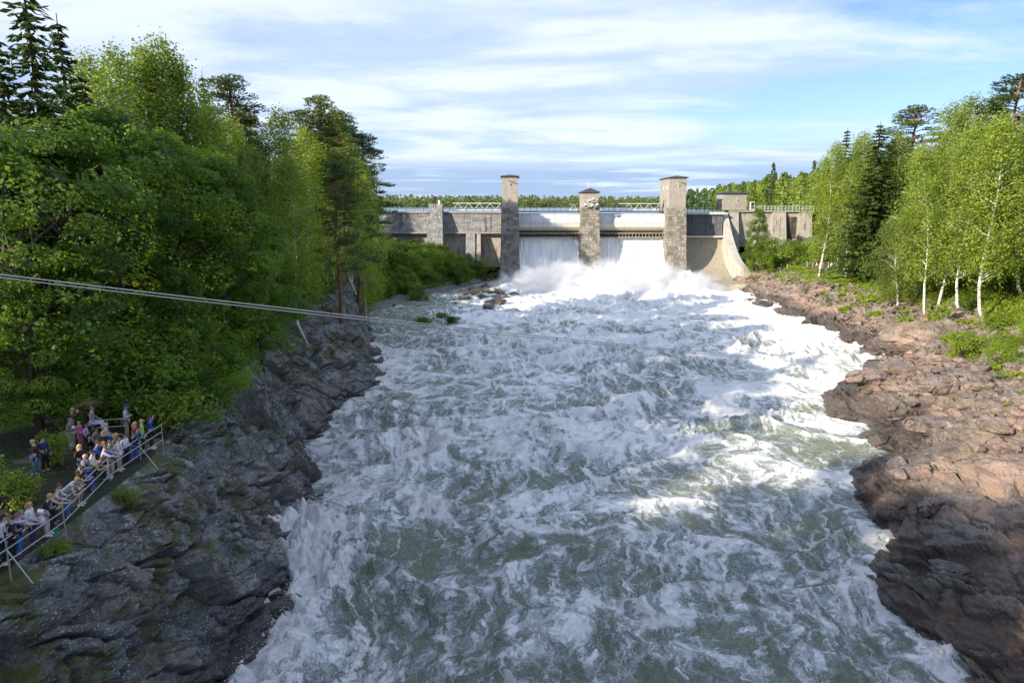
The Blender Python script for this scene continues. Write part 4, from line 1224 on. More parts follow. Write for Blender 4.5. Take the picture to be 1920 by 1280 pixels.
PROTO = {
    'maple': [(proto_maple(101), 16.0), (proto_maple(102, R=4.4, clumps=78), 16.0), (proto_maple(103, clumps=95, R=4.6), 16.0)],
    'highmaple': [(proto_maple(111, clumps=62, base=0.44), 16.0), (proto_maple(112, R=4.6, clumps=58, base=0.40), 16.0)],
    'birch': [(proto_birch(201), 20.0), (proto_birch(202, R=2.6, curve=0.9), 20.0), (proto_birch(203, R=3.3, lean=-1.6), 20.0)],
    'tallbirch': [(proto_birch(211, R=2.8, strands=430, base=0.30, curve=0.7), 20.0), (proto_birch(212, R=2.8, strands=430, base=0.28, lean=-1.8), 20.0), (proto_birch(213, R=2.6, strands=410, base=0.32, lean=0.8), 20.0)],
    'pine': [(proto_pine(301), 22.0), (proto_pine(302, R=3.0, base=0.36, clumps=78), 22.0)],
    'spruce': [(proto_spruce(401), 20.0), (proto_spruce(402, R=3.4), 20.0)],
    'bush': [(proto_bush(501), 3.2), (proto_bush(502, H=3.2, R=2.4), 3.2)],
    'shrub': [(proto_bush(511, H=1.6, R=1.2, n=1500, ls=0.13, mat='grass'), 1.6)],
    'darkbush': [(proto_bush(521, H=3.0, R=2.3, n=2800, ls=0.22, mat='maple'), 3.0)],
}
NAMES = {'maple': 'maple_tree', 'highmaple': 'maple_tree', 'birch': 'birch_tree', 'tallbirch': 'birch_tree', 'pine': 'pine_tree', 'spruce': 'spruce_tree', 'bush': 'willow_bush', 'shrub': 'low_shrub', 'darkbush': 'leafy_bush'}
CATS = {'bush': 'bush', 'shrub': 'bush', 'darkbush': 'bush'}
rt = random.Random(5)
def plant(kind, x, y, H, label, group=None, wide=1.0, var=None, z=None):
    ps = PROTO[kind]; (tm, cm), h0 = ps[rt.randrange(len(ps)) if var is None else var % len(ps)]
    z = ground(x, y) - 0.25 if z is None else z
    r = thing(NAMES[kind], label, CATS.get(kind, 'tree'), (x, y, z), rt.uniform(0, 6.28) if kind != 'tallbirch' else rt.uniform(-.4, .4), group)
    s = H / h0; r.scale = (s * wide, s * wide, s)
    small = kind in CATS
    add_obj('stem' if small else 'trunk', tm, r); add_obj('foliage' if small else 'crown', cm, r)
    return r
def plant_px(kind, px, top, Y, label, group=None, wide=1.0, var=None):
    T = atY(px, top, Y); g = ground(T[0], Y) - 0.25
    return plant(kind, T[0], Y, T[2] - g, label, group, wide, var, g)

# --- left bank: trees one can point at (photo column, top row, distance)
LT = [
    ('spruce', 35, -90, 44, 'tall spruce at the far upper left whose top leaves the frame', 1.15),
    ('spruce', 105, 25, 50, 'tall open spruce beside the one at the upper left corner, its tip against the cloud', 1.25),
    ('birch', 165, 95, 58, 'tall pale birch right of the two spruces at the upper left', 1.3),
    ('birch', 205, 82, 62, 'tall birch second right of the spruces, its twig tops against the sky', 1.2),
    ('birch', 262, 85, 66, 'tall birch left of the highest round-topped birch', 1.2),
    ('birch', 300, 62, 66, 'highest round-topped birch of the left bank', 1.25),
    ('birch', 340, 108, 70, 'birch on the right shoulder of the highest birch', 1.2),
    ('spruce', 378, 132, 76, 'dark narrow spruce just left of the lone flat-topped pine', 1.0),
    ('pine', 428, 140, 80, 'lone dark pine with flat layered top standing above the left wood', 1.35),
    ('tallbirch', 490, 205, 84, 'sunlit pale birch right of the lone pine', 1.4),
    ('birch', 515, 200, 86, 'sunlit birch in the middle of the left wood skyline', 1.4),
    ('pine', 560, 205, 98, 'pine behind the sunlit birches on the left', 1.3),
    ('pine', 598, 178, 100, 'pine with the highest thin tip near the right end of the left wood', 1.2),
    ('pine', 632, 205, 108, 'dark pine right of the thin-tipped pine', 1.3),
    ('birch', 645, 262, 114, 'dark birch near the right end of the left wood', 1.3),
    ('birch', 672, 300, 122, 'last birch of the left wood, drooping twigs beside the dam wall', 0.95),
    ('pine', 625, 300, 92, 'bare-trunked pine on the rock spur of the left bank', 1.2),
    ('tallbirch', 540, 290, 78, 'bright birch with white trunk in front of the sunlit pair', 1.4),
    ('tallbirch', 452, 270, 72, 'birch below the lone pine, white stem showing', 1.2),
    ('maple', 470, 400, 62, 'round dark maple at the cliff edge below the sunlit birches', 0.9),
    ('maple', 395, 290, 58, 'large dark maple in the middle of the left wood', 1.05),
    ('highmaple', 300, 250, 54, 'big maple under the highest round-topped birch', 1.1),
    ('highmaple', 195, 210, 48, 'maple with yellow-green top below the pale birches', 1.1),
    ('highmaple', 95, 225, 42, 'broad dark maple filling the left edge above the cable', 1.15),
    ('maple', -10, 240, 36, 'nearest broad maple cut by the left edge of the frame', 1.1),
    ('maple', 330, 500, 47, 'low dark maple over the rock behind the railing corner', 0.95),
    ('maple', 235, 565, 46, 'low maple behind the man in the blue cap', 0.9),
    ('maple', 30, 520, 34, 'low maple with sunlit tips hanging over the crowd at the left edge', 1.0),
    ('birch', 590, 330, 104, 'slender birch between the pines of the rock spur', 1.0),
    ('pine', 665, 330, 118, 'dark pine at the very end of the rock spur', 1.2),
    ('birch', 570, 235, 94, 'leafy birch filling the gap between the sunlit pair and the pines', 1.3),
    ('birch', 612, 255, 102, 'leafy birch right behind the bare-trunked pine', 1.3),
    ('birch', 640, 290, 110, 'birch in front of the dark pines near the right end of the wood', 1.25),
    ('birch', 425, 215, 76, 'leafy birch just under the crown of the lone pine', 1.3),
    ('birch', 385, 190, 72, 'leafy birch in front of the narrow spruce', 1.3),
    ('spruce', 150, 130, 52, 'dark spruce behind the pale birch right of the corner spruces', 1.3),
    ('spruce', -10, 60, 42, 'spruce with drooping boughs cut by the left frame edge', 1.3),
    ('birch', 682, 305, 166, 'distant birch just left of the shaded wing wall', 1.3),
    ('pine', 678, 250, 168, 'distant pine behind the last drooping birch of the left wood', 1.6),
    ('birch', 662, 262, 160, 'distant birch behind the rock spur', 1.4),
    ('pine', 648, 235, 164, 'distant tall pine behind the rock spur', 1.5),
    ('birch', 630, 225, 158, 'distant birch between the pines of the rock spur', 1.5),
    ('pine', 612, 215, 152, 'distant pine hidden behind the thin-tipped pine', 1.5),
]
for k, px, top, Y, lab, wd in LT:
    plant_px(k, px, top, Y, lab, 'trees of the left bank', wd)
# fill of the wood, nothing tells these apart
rs_ = random.Random(21)
n_ = 0
while n_ < 46:
    y = rs_.uniform(48, 200); x = rs_.uniform(-100, -31)
    if x / y > -0.205 - 0.04: continue
    if y < 112 and y > 68 and -52 < x < -38 and n_ % 2: continue
    if 100 < y < 120 and x > -44: continue
    if y < 84 and -.67 < x / y < -.53: continue
    if y > 140 and x > -0.235 * y - 6: continue
    kind = rs_.choice(['birch', 'maple', 'pine', 'birch', 'spruce'])
    Hh = rs_.uniform(17, 22) * (0.8 if kind == 'maple' else 1)
    plant(kind, x, y, Hh, 'tree deep in the left wood behind the front row, mostly hidden by foliage', 'trees inside the left wood', 1.15)
    n_ += 1
# unseen trees beside and behind the bridge, added so their shade crosses the river
BW = [(-26, -5, 21, 'maple'), (-24.5, 5, 17, 'maple'), (-33, 9, 20, 'maple'), (-23, -16, 21, 'maple'), (-22, -28, 22, 'maple'), (-36, -8, 22, 'maple'), (-32, -2, 17, 'birch'), (-28, -14, 18, 'birch'), (-35, -22, 22, 'maple'), (-50, -6, 23, 'maple'), (-44, -30, 22, 'pine'), (-60, 8, 21, 'birch'), (-62, -20, 25, 'maple'),
      (-72, 0, 23, 'maple'), (-30, -36, 22, 'maple'), (-55, -42, 24, 'maple'), (-75, -34, 25, 'maple'), (-68, 26, 22, 'pine'), (-88, -14, 25, 'maple'), (-84, 20, 24, 'birch'),
      (-20, -46, 22, 'maple'), (-4, -58, 20, 'maple'), (14, -54, 18, 'birch'), (-40, -58, 24, 'maple'), (-44, 14, 17, 'birch')]
for x, y, Hh, k in BW:
    plant(k, x, y, Hh, 'unseen tree beside the bridge, added to shade the river', 'unseen shade trees beside the bridge', 1.2)

# --- bushes at the edge of the rock and at the dam foot
edge = [(-19.6, 36.8, 2.6, 'shrub', 'bright lime-green shrub at the railing corner'), (-20.2, 38.6, 3.6, 'darkbush', None), (-21.3, 41.5, 3.6, 'darkbush', None), (-22.4, 45, 4.2, 'darkbush', None),
        (-23.3, 49, 3.6, 'darkbush', None), (-24.6, 54, 4.4, 'bush', None), (-26, 59, 4.0, 'darkbush', None), (-27.0, 64, 4.0, 'darkbush', None), (-27.5, 70, 4.6, 'bush', None), (-27.8, 76, 4.2, 'darkbush', None),
        (-27.0, 83, 4.2, 'bush', None), (-27.2, 90, 4.0, 'darkbush', None), (-28, 97, 3.4, 'bush', None), (-28.6, 104, 3.2, 'darkbush', None), (-29.5, 112, 3.6, 'bush', None), (-26, 47, 5.0, 'darkbush', None), (-28.5, 56, 5.0, 'bush', None), (-30, 67, 5.0, 'darkbush', None), (-31, 79, 5.0, 'bush', None),
        (-25, 42, 5.0, 'darkbush', None), (-23, 39.5, 4.4, 'darkbush', None)]
ORD = ['first', 'second', 'third', 'fourth', 'fifth', 'sixth', 'seventh', 'eighth', 'ninth', 'tenth', 'eleventh', 'twelfth', 'thirteenth', 'fourteenth', 'fifteenth', 'sixteenth', 'seventeenth', 'eighteenth', 'nineteenth', 'twentieth', 'twenty-first']
for y_, off, h_, k_ in [(43.5, .9, 3.0, 'darkbush'), (48, 1.3, 3.0, 'bush'), (52.5, 1.0, 3.4, 'darkbush'), (58, 1.5, 3.2, 'bush'), (62.5, 1.2, 3.4, 'darkbush'), (69, 1.6, 3.6, 'bush'), (75, 1.8, 3.6, 'darkbush'), (81.5, 1.6, 3.6, 'darkbush'), (88, 1.2, 3.2, 'bush'), (94, 1.4, 3.4, 'darkbush'), (101, 1.2, 3.0, 'bush')]:
    edge.append((profile(y_, -1)[5, 0] + off * .6, y_, h_, k_, None))
ORD += ['twenty-second', 'twenty-third', 'twenty-fourth', 'twenty-fifth', 'twenty-sixth', 'twenty-seventh', 'twenty-eighth', 'twenty-ninth', 'thirtieth', 'thirty-first', 'thirty-second', 'thirty-third']
edge.sort(key=lambda e_: e_[1])
for i_, (x, y, Hh, k, lab) in enumerate(edge):
    plant(k, x, y, Hh, lab or f'leafy bush overhanging the dark left rock, {ORD[i_]} going upstream from the railing corner', None if lab else 'bushes along the top of the left rock', 1.15)
for x, y, Hh, lab in [(-17.6, 29.0, 1.2, 'small bright shrub outside the railing below the women'), (-17.5, 24.2, 1.0, 'low green shrub outside the railing near the left frame edge'),
                      (-20.6, 26.6, 1.7, 'round light-green shrub left of the stair, inside the railing'), (-22.4, 27.2, 2.2, 'leafy light-green shrub at the far left behind the railing'), (-21.9, 30.8, 1.9, 'fern-like shrub right of the couple in the undergrowth'),
                      (-23.5, 25.5, 3.0, 'tall light-green shrub at the left frame edge')]:
    plant('shrub', x, y, Hh, lab, 'shrubs around the railing', 1.0)
rb = random.Random(31); n_ = 0
while n_ < 130:
    y = rb.uniform(142, 199); x = rb.uniform(-46, -8)
    if x > lw(y) - (3.0 if y < 180 else 1.2) or x < -0.23 * y - 4: continue
    bright = abs(x + 17) < 3.4 and 168 < y < 182
    plant('bush', x, y, (rb.uniform(4.5, 6.2) if y > 175 and x < -16 else rb.uniform(3.0, 5.2)), 'willow bush in the thicket at the foot of the left dam wing', 'willow thicket below the left dam wing', 1.1); n_ += 1
plant('bush', -21.5, 160, 5.5, 'brightest yellow-green sunlit willow bush in the thicket below the dam', None, 1.1)

# --- right bank
RT = [
    ('tallbirch', 1560, 265, 158, 'white-trunked birch at the left end of the right bank trees, by the lamp post', 1.2, 2),
    ('spruce', 1590, 238, 172, 'dark spruce behind the forked birch', 1.3, None),
    ('birch', 1605, 300, 152, 'slim white-stemmed birch right of the forked birch', 1.2, None),
    ('spruce', 1652, 228, 146, 'tallest pointed dark spruce in the middle of the right bank', 1.75, 1),
    ('birch', 1625, 245, 160, 'hanging birch behind the pointed spruce', 1.5, None),
    ('pine', 1722, 198, 150, 'tall pine with long flat boughs right of the pointed spruce', 1.7, 1),
    ('birch', 1690, 245, 148, 'birch between the pointed spruce and the tall pine', 1.4, None),
    ('spruce', 1700, 300, 140, 'dark spruce below the tall pine', 1.4, None),
    ('birch', 1740, 330, 122, 'round young birch hanging to the ground in the middle of the right bank', 1.75, None),
    ('birch', 1795, 190, 126, 'pale tall birch top right of the tall pine', 1.3, None),
    ('birch', 1830, 175, 122, 'pale tall birch with the highest pointed top on the right', 1.3, None),
    ('birch', 1868, 182, 124, 'pale birch left of the dark pine at the right edge', 1.3, None),
    ('tallbirch', 1775, 270, 110, 'leaning birch with white trunk bowed to the left', 1.25, 1),
    ('tallbirch', 1803, 240, 112, 'slim birch just right of the leaning birch', 1.3, 2),
    ('tallbirch', 1838, 225, 104, 'birch with thick white trunk curving at the foot beside the rubble', 1.3, 0),
    ('tallbirch', 1885, 210, 98, 'rightmost white birch trunk standing above the grassy bank', 1.3, 0),
    ('pine', 1915, 140, 118, 'big dark pine at the right edge of the frame', 1.7, 1),
    ('birch', 1700, 400, 118, 'small leafy birch over the grass left of the white trunks', 1.8, None),
    ('birch', 1945, 200, 104, 'birch cut by the right edge of the frame', 1.6, None),
    ('maple', 1424, 392, 190, 'leafy tree with dense green crown in front of the right wing wall', 0.75, None),
]
for k, px, top, Y, lab, wd, vv in RT:
    plant_px(k, px, top, Y, lab, 'trees of the right bank', wd, vv)
for i_, (px, top, Y, Hh) in enumerate(sorted([(1440, 452, 186, 0), (1462, 452, 180, 0), (1425, 455, 182, 0), (1480, 455, 187, 0), (1498, 452, 192, 0), (1418, 470, 188, 0), (1436, 470, 180, 0), (1445, 476, 176, 0)])):
    plant_px('bush', px, top, Y, f'sunlit bush under the right wing wall, {ORD[i_]} from the dry chute', 'bushes below the right wing wall', 1.1)
rb = random.Random(41); n_ = 0
while n_ < 60:
    y = rb.uniform(60, 196); x = rb.uniform(72, 150)
    if x < rw(y) + 24 + 6 * math.sin(y / 9): continue
    if x / y > 0.95: continue
    if y > 160 and x < 92: continue
    k = rb.choice(['birch', 'birch', 'spruce', 'pine', 'birch'])
    plant(k, x, y, rb.uniform(17, 23), 'tree in the depth of the right bank wood, mostly hidden', 'trees inside the right wood', 1.35); n_ += 1
for x, y, Hh, lab in [(50.0, 57.5, 2.3, 'green alder bush among the boulders at the right'), (52.6, 59.2, 2.0, 'smaller alder bush right of the one among the boulders'), (47.0, 49.0, 1.4, 'low lime-green shrub on the right rock at the frame edge'), (44.5, 43.0, 1.4, 'shrub on the shaded right rock at the frame edge')]:
    plant('shrub' if Hh < 2 else 'bush', x, y, Hh, lab, 'bushes on the right rocks', 1.2)
for i in range(52):
    y = rb.uniform(70, 180); x = rw(y) + rb.uniform(13, 24)
    if y > 150: x = rb.uniform(72, 96)
    elif x < 0.60 * y and rb.random() < 0.4: continue
    if 155 < y < 188 and x < 90: continue
    plant(rb.choice(['shrub', 'bush', 'shrub']), x, y, rb.uniform(1.4, 3.0), 'low bush on the sunny grass slope under the right bank trees', 'bushes of the right grass slope', 1.3)

# --- far woods: single meshes, too small to show parts
def far_mesh(kind, seed):
    rs = np.random.RandomState(seed)
    if kind == 'conifer':
        V = []; T = []
        H = 18.0
        for i in range(330):
            t = rs.uniform(0.05, 1); a = rs.uniform(0, 6.28); r = 2.5 * (1 - t) ** .8 * rs.uniform(.5, 1.05) + .1
            q = np.array([[r * math.cos(a), r * math.sin(a), H * t - r * .25]])
            V.append(cards(q, np.array([[math.cos(a) * .5, math.sin(a) * .5, .8]]) + rs.normal(size=(1, 3)) * .3, 1.15, .55, rs, np.array([[math.cos(a), math.sin(a), -.5]])))
        m = M['pine']
    else:
        V = []; H = 15.0
        for i in range(420):
            t = rs.uniform(0, 1); a = rs.uniform(0, 6.28); r = 3.0 * math.sin(math.pi * (t * .78 + .17)) ** .8 * rs.uniform(.45, 1)
            q = np.array([[r * math.cos(a), r * math.sin(a), H * (.12 + .88 * t)]])
            V.append(cards(q, np.array([[math.cos(a), math.sin(a), .6]]) + rs.normal(size=(1, 3)) * .5, 1.0, .8, rs))
        m = M['birch'] if kind == 'leafy' else M['maple']
    V = np.concatenate(V); V = np.concatenate([V]); n = len(V) // 4
    mb = MB(); mb.tube([(0, 0, -.5), (0, 0, H * .85)], [.25, .06], 4)
    base = mb.mesh('x')
    bv = np.array([v.co[:] for v in base.vertices]); bf = np.array([p.vertices[:] for p in base.polygons if len(p.vertices) == 4])
    F = [np.arange(n * 4).reshape(n, 4), bf + n * 4]
    return mesh_np('far_tree', np.concatenate([V, bv]), F, [m, M['bark_dark']], False, tone=rs.uniform(0, 1, n + len(bf)), matidx=[0] * n + [1] * len(bf))
FAR = [far_mesh('conifer', 1), far_mesh('leafy', 2), far_mesh('leafy', 3), far_mesh('dark', 4), far_mesh('leafy', 5)]
rf = random.Random(77); spots = []
tries = 0
while len(spots) < 640 and tries < 60000:
    tries += 1
    y = 212 * math.exp(rf.uniform(0, 1) * 1.5); x = y * rf.uniform(0.235, 0.66)
    if x < 88 + (y - 200) * 0.16 + 2: continue
    if any((x - a) ** 2 + (y - b) ** 2 < (2.6 + y * .006) ** 2 for a, b in spots[-300:]): continue
    spots.append((x, y))
spots.sort(key=lambda s: s[1])
for i, (x, y) in enumerate(spots):
    z = float(hill_z(np.array([x]), np.array([y]))[0]) - 0.3
    if i < 290:
        o = add_obj('hill_tree', FAR[rf.randrange(5)], None, (x, y, z), (0, 0, rf.uniform(0, 6.28)), rf.uniform(.75, 1.15))
        put_props(o, 'sunlit tree in the mixed wood on the hill behind the right dam end', 'tree', 'trees on the hill behind the dam')
# remaining hill trees and the far shore: one stuff object each
def forest_stuff(name, pts, label, rs):
    V = []; T = []
    for x, y, z, H in pts:
        k = 46 if y < 700 else 14
        t = rs.uniform(0.05, 1, k) ; a = rs.uniform(0, 6.28, k); con = rs.uniform() < .6
        r = H * (.15 * (1 - t) + .01 if (con and y < 700) else (.17 if y < 700 else .42) * np.sin(np.pi * (t * .8 + .15))) * rs.uniform(.5, 1.1, k)
        q = np.stack([x + r * np.cos(a), y + r * np.sin(a), z + H * t], 1)
        nn = np.stack([np.cos(a), np.sin(a), np.full(k, .6)], 1) + rs.normal(size=(k, 3)) * .3
        V.append(cards(q, nn, H * (.16 if y < 700 else .30), .7, rs)); T.append(np.clip(rs.uniform(0, 1, 1) + rs.normal(size=k) * .12, 0, 1))
    o = add_obj(name, leafmesh(name, np.concatenate(V), M['pine_far'], rs, np.concatenate(T)))
    put_props(o, label, 'forest', kind='stuff')
M['pine_far'] = leaf_mat('far_wood_leaves', (0.035, 0.062, 0.022), (0.085, 0.135, 0.04), 0.2)
rs = np.random.RandomState(9)
forest_stuff('hill_forest', [(x, y, float(hill_z(np.array([x]), np.array([y]))[0]) - .3, rs.uniform(13, 20)) for x, y in spots[290:]], 'dense mixed wood going up the hill beyond the lake', rs)
pts = []
for i in range(2600):
    x = rs.uniform(-420, 760); a = 1450 + 120 * math.sin(x / 300) + (0 if x < 350 else -(x - 350) * .2)
    d = rs.uniform(0, 1) ** 1.6 * 420
    pts.append((x, a + 8 + d, 23.5 + d * .03, rs.uniform(10, 14.5) * (1.0 if d < 300 else 1.35)))
forest_stuff('far_shore_forest', pts, 'low dark line of woodland on the far shore of the lake', rs)

# --- ground cover
def cover(name, label, mat, n, fn, size, rs, aspect=0.5, upr=0.6):
    P = []
    while len(P) < n:
        p = fn(rs)
        if p is not None: P.append(p)
    P = np.array(P)
    C = P + np.stack([rs.normal(size=n) * .1, rs.normal(size=n) * .1, rs.uniform(0.02, size * 1.1, n)], 1)
    dist = np.clip(P[:, 1] / 60, 0.6, 2.2)
    nn = rs.normal(size=(n, 3)) * .7 + np.array([0, 0, upr])
    o = add_obj(name, leafmesh(name, cards(C, nn, size * rs.uniform(.6, 1.4, n) * dist, aspect, rs), M[mat], rs))
    put_props(o, label, 'ground cover', kind='stuff')
def f_left(rs):
    y = 18 + 110 * rs.uniform() ** 1.6; x = -rs.uniform(19.0, 60)
    e = np.interp(y, [18, 35, 45, 57, 67, 80, 95, 120, 133], [-19.6, -20.0, -21, -23.4, -26.2, -27, -26.6, -29.5, -32.5])
    if x > e or (20 < y < 35 and x > -21.2 and rs.uniform() < .93): return None
    return (x, y, ground(x, y))
cover('forest_undergrowth', 'dark leafy undergrowth on the floor of the left wood', 'fern', 26000, f_left, 0.26, np.random.RandomState(3))
def f_right(rs):
    y = 30 + 165 * rs.uniform() ** 1.3
    C = profile(y, 1); e = C[5, 0]
    x = e - (7.0 if 75 < y < 140 else 3.0) + 28 * rs.uniform() ** 1.4
    if x > y * .85 + 6 or (155 < y < 188 and 73.5 < x < 78 and rs.uniform() < .7): return None
    if x < e - 0.5 and fbm2(np.array([x / 3]), np.array([y / 3]), 2, 3)[0] < .12: return None
    return (x, y, ground(x, y))
cover('bank_grass', 'bright sunlit grass and weeds on the slope of the right bank', 'grass', 78000, f_right, 0.34, np.random.RandomState(4), 0.35, 0.35)
def f_emb(rs):
    y = rs.uniform(138, 200); x = rs.uniform(-50, -9)
    if x > lw(y) - 3.5 or x < -.24 * y - 4: return None
    return (x, y, ground(x, y))
cover('thicket_undergrowth', 'low willow growth between the bushes below the left dam wing', 'willow', 9000, f_emb, 0.4, np.random.RandomState(6))

# reed clumps standing in the shallows on the left
rs = np.random.RandomState(15)
for px, py, lab in [(792, 606, 'left clump of green reeds in the shallow water by the left bank'), (828, 597, 'larger clump of green reeds in the shallow water, right of the other'), (846, 604, 'thin sprig of reeds beside the larger clump')]:
    p = atZ(px, py, 3.0); n = 420; a = rs.uniform(0, 6.28, n); r = rs.uniform(0, 1, n) ** .5 * np.array([1.9, .9])[rs.randint(0, 2, n)]
    h_ = rs.uniform(.2, 1.3, n)
    C = np.stack([r * np.cos(a), r * np.sin(a) * .7, h_], 1)
    o = add_obj('reed_clump', leafmesh('reed_clump', cards(C, rs.normal(size=(n, 3)), .75, .16, rs, np.array([0, 0, 1.0]) + rs.normal(size=(n, 3)) * .3), M['fern'], rs), None, (p[0], p[1], 2.7))
    put_props(o, lab, 'reeds', 'reeds in the shallows')
# ------------------------------------------------------------------ boulders
def stone_mesh(seed, n=22, sub=0, flat=0.7, mat=None):
    rs = np.random.RandomState(seed)
    import bmesh
    P = sph(n, rs) * rs.uniform(.8, 1.0, (n, 1)) * np.array([1, rs.uniform(.65, .95), flat * rs.uniform(.8, 1.1)]) * 0.5
    bm = bmesh.new()
    for p in P: bm.verts.new(p)
    r = bmesh.ops.convex_hull(bm, input=bm.verts)
    dead = [v for v in bm.verts if not v.link_faces]
    bmesh.ops.delete(bm, geom=dead, context='VERTS')
    bmesh.ops.bevel(bm, geom=list(bm.edges), offset=0.035, segments=1, affect='EDGES', profile=0.6)
    if sub:
        bmesh.ops.triangulate(bm, faces=bm.faces)
        bmesh.ops.subdivide_edges(bm, edges=bm.edges, cuts=sub, use_grid_fill=True)
        bmesh.ops.triangulate(bm, faces=bm.faces)
        V = np.array([v.co[:] for v in bm.verts]); L = np.linalg.norm(V, axis=1)[:, None] + 1e-6
        dsp = 0.06 * fbm3(V[:, 0] * 4, V[:, 1] * 4, V[:, 2] * 4, 4, seed) - 0.05 * (np.abs(perlin3(V[:, 0] * 3, V[:, 1] * 3, V[:, 2] * 3, seed + 5)) < .03)
        V = V + V / L * dsp[:, None]
        for v, q in zip(bm.verts, V): v.co = q
    me = bpy.data.meshes.new('boulder'); bm.to_mesh(me); bm.free()
    me.materials.append(mat or M['rock_right'])
    a = me.attributes.new('tone', 'FLOAT', 'FACE'); a.data.foreach_set('value', rs.uniform(.2, .8, len(me.polygons)).astype(np.float32))
    return me
STONE = [stone_mesh(900 + i, 16, 0) for i in range(12)]
BIG = [stone_mesh(950 + i, 26, 5, 0.75) for i in range(7)]
BIGL = [stone_mesh(970 + i, 26, 5, 0.8, M['rock_left']) for i in range(4)]

# bank surface height actually built, for resting things on it
def surf_z(x, y, side=1):
    G = PR if side > 0 else PL
    ys = G[:, 20, 1]; i = int(np.argmin(np.abs(ys - y)))
    best = 1e9; z = None
    for j in range(max(0, i - 4), min(len(ys), i + 5)):
        row = G[j]; d = (row[:, 0] - x) ** 2 + (row[:, 1] - y) ** 2; k = int(np.argmin(d))
        if d[k] < best: best = d[k]; z = row[k, 2]
    return float(z)

rb = random.Random(61)
def boulder(x, y, sx, sy, sz, label, group=None, mesh=None, side=1, sink=0.25, z=None, tilt=0.25):
    z = (surf_z(x, y, side) if z is None else z) + sz * (0.5 - sink) * 0.75
    o = add_obj('boulder', mesh or BIG[rb.randrange(len(BIG))], None, (x, y, z), (rb.uniform(-tilt, tilt), rb.uniform(-tilt, tilt), rb.uniform(0, 6.28)), (sx, sy, sz))
    return put_props(o, label, 'boulder', group)
# named big rocks (pixel, z guess)
for px, py, z, s, lab in [
    (1722, 640, 5.4, (16, 10, 9.0), 'largest domed pink granite outcrop on the right bank'),
    (1660, 668, 4.2, (7.5, 5.5, 4.6), 'square-fronted rock under the big granite dome'),
    (1745, 668, 4.6, (5.0, 4.0, 3.6), 'upright block casting a dark shadow right of the big dome'),
    (1590, 632, 3.6, (5.4, 4.2, 2.9), 'rounded dark boulder at the water left of the big dome'),
    (1632, 652, 3.5, (4.6, 3.6, 2.4), 'low boulder between the rounded dark one and the dome'),
    (1480, 575, 4.6, (13, 6.0, 4.4), 'long sloping slab at the water below the rubble heap'),
    (1522, 592, 4.3, (9.5, 4.6, 4.0), 'second sloping slab behind the long one'),
    (1425, 560, 4.2, (12, 7, 2.0), 'smooth low slab next to the dry chute apron'),
    (1800, 612, 7.0, (5.5, 4, 2.4), 'flat-topped rock right behind the big dome'),
    (1620, 745, 3.2, (7.0, 5.0, 3.4), 'broad boulder at the tip of the dark headland'),
    (1585, 765, 2.8, (5.0, 4.4, 3.0), 'rounded boulder half in the water at the headland tip'),
    (1680, 742, 3.4, (4.4, 3.4, 2.8), 'angular split boulder on the headland'),
    (1760, 765, 4.6, (5.6, 4.2, 3.4), 'pointed sunlit boulder in front of the alder bush'),
    (1700, 700, 3.0, (2.8, 2.2, 1.8), 'pink block at the mouth of the small inlet'),
    (1650, 800, 3.0, (7.0, 6.0, 4.0), 'dark rounded hump in the tree shadow on the right'),
    (1750, 830, 3.6, (8.0, 6.0, 3.0), 'long shaded ridge of rock on the right headland'),
    (1820, 880, 4.6, (5.0, 4.0, 2.2), 'pale boulder catching the sun between the shadows'),
    (1860, 850, 5.4, (4.2, 3.4, 2.0), 'pale boulder right of the sunlit gap'),
    (1790, 1075, 3.6, (3.6, 2.4, 1.8), 'grey slanting block on the dark lower right rock'),
    (1740, 1010, 2.0, (4.6, 2.6, 2.0), 'dark wet rock washed by foam at the lower right'),
    (1680, 1005, 1.2, (3.2, 1.6, 1.1), 'low wet rock just breaking the foam at the lower right'),
    (1680, 640, 3.0, (1, 1, 1), None)]:
    if lab is None: continue
    p = atZ(px, py, z)
    boulder(p[0], p[1], *s, lab, z=surf_z(p[0], p[1]) if p[0] > rw(p[1]) + 0.5 else z - s[2] * 0.55, tilt=0.12)
for px, py, s, lab in [(1525, 650, (2.6, 2.0, 2.2), 'small rock standing in the white water below the big dome'), (1598, 700, (2.4, 1.4, 1.3), 'left of two small rocks in the channel'), (1660, 697, (1.9, 1.5, 1.5), 'right of two small rocks in the channel')]:
    p = atZ(px, py, 2.9); boulder(p[0], p[1], *s, lab, z=float(zwater(p[1])) - .3, sink=0.15)
# left rocks by the cliff and the rocky islet at the dam
for px, py, z, s, lab in [(628, 650, 4.4, (3.6, 3.0, 3.8), 'upright grey boulder at the foot of the left cliff'), (655, 628, 4.2, (4.2, 3.0, 2.2), 'reddish flat boulder right of the upright grey one'), (590, 668, 5.5, (3.2, 2.0, 1.6), 'low ledge stone left of the upright grey boulder'),
                          (560, 690, 6.0, (3.2, 2.6, 2.2), 'rounded stone at the top of the scree on the left'), (775, 722, 1.9, (1.6, 1.2, 1.2), 'mossy rock standing in the rapid near the left bank')]:
    p = atZ(px, py, z); sd_ = px < 700
    boulder(p[0], p[1], *s, lab, mesh=BIGL[rb.randrange(4)], side=-1, z=None if sd_ else 1.6)
n_ = 0
while n_ < 34:
    px, py = rb.uniform(868, 975), rb.uniform(536, 572)
    if ((px - 922) / 54) ** 2 + ((py - 554) / 18) ** 2 > 1: continue
    p = atZ(px, py, 4.0); s = rb.uniform(2.0, 4.8)
    boulder(p[0], p[1], s * 1.4, s, s * .7, 'dark brown stone of the low islet below the left tower', 'stones of the islet below the left tower', z=3.2, mesh=STONE[rb.randrange(12)]); n_ += 1
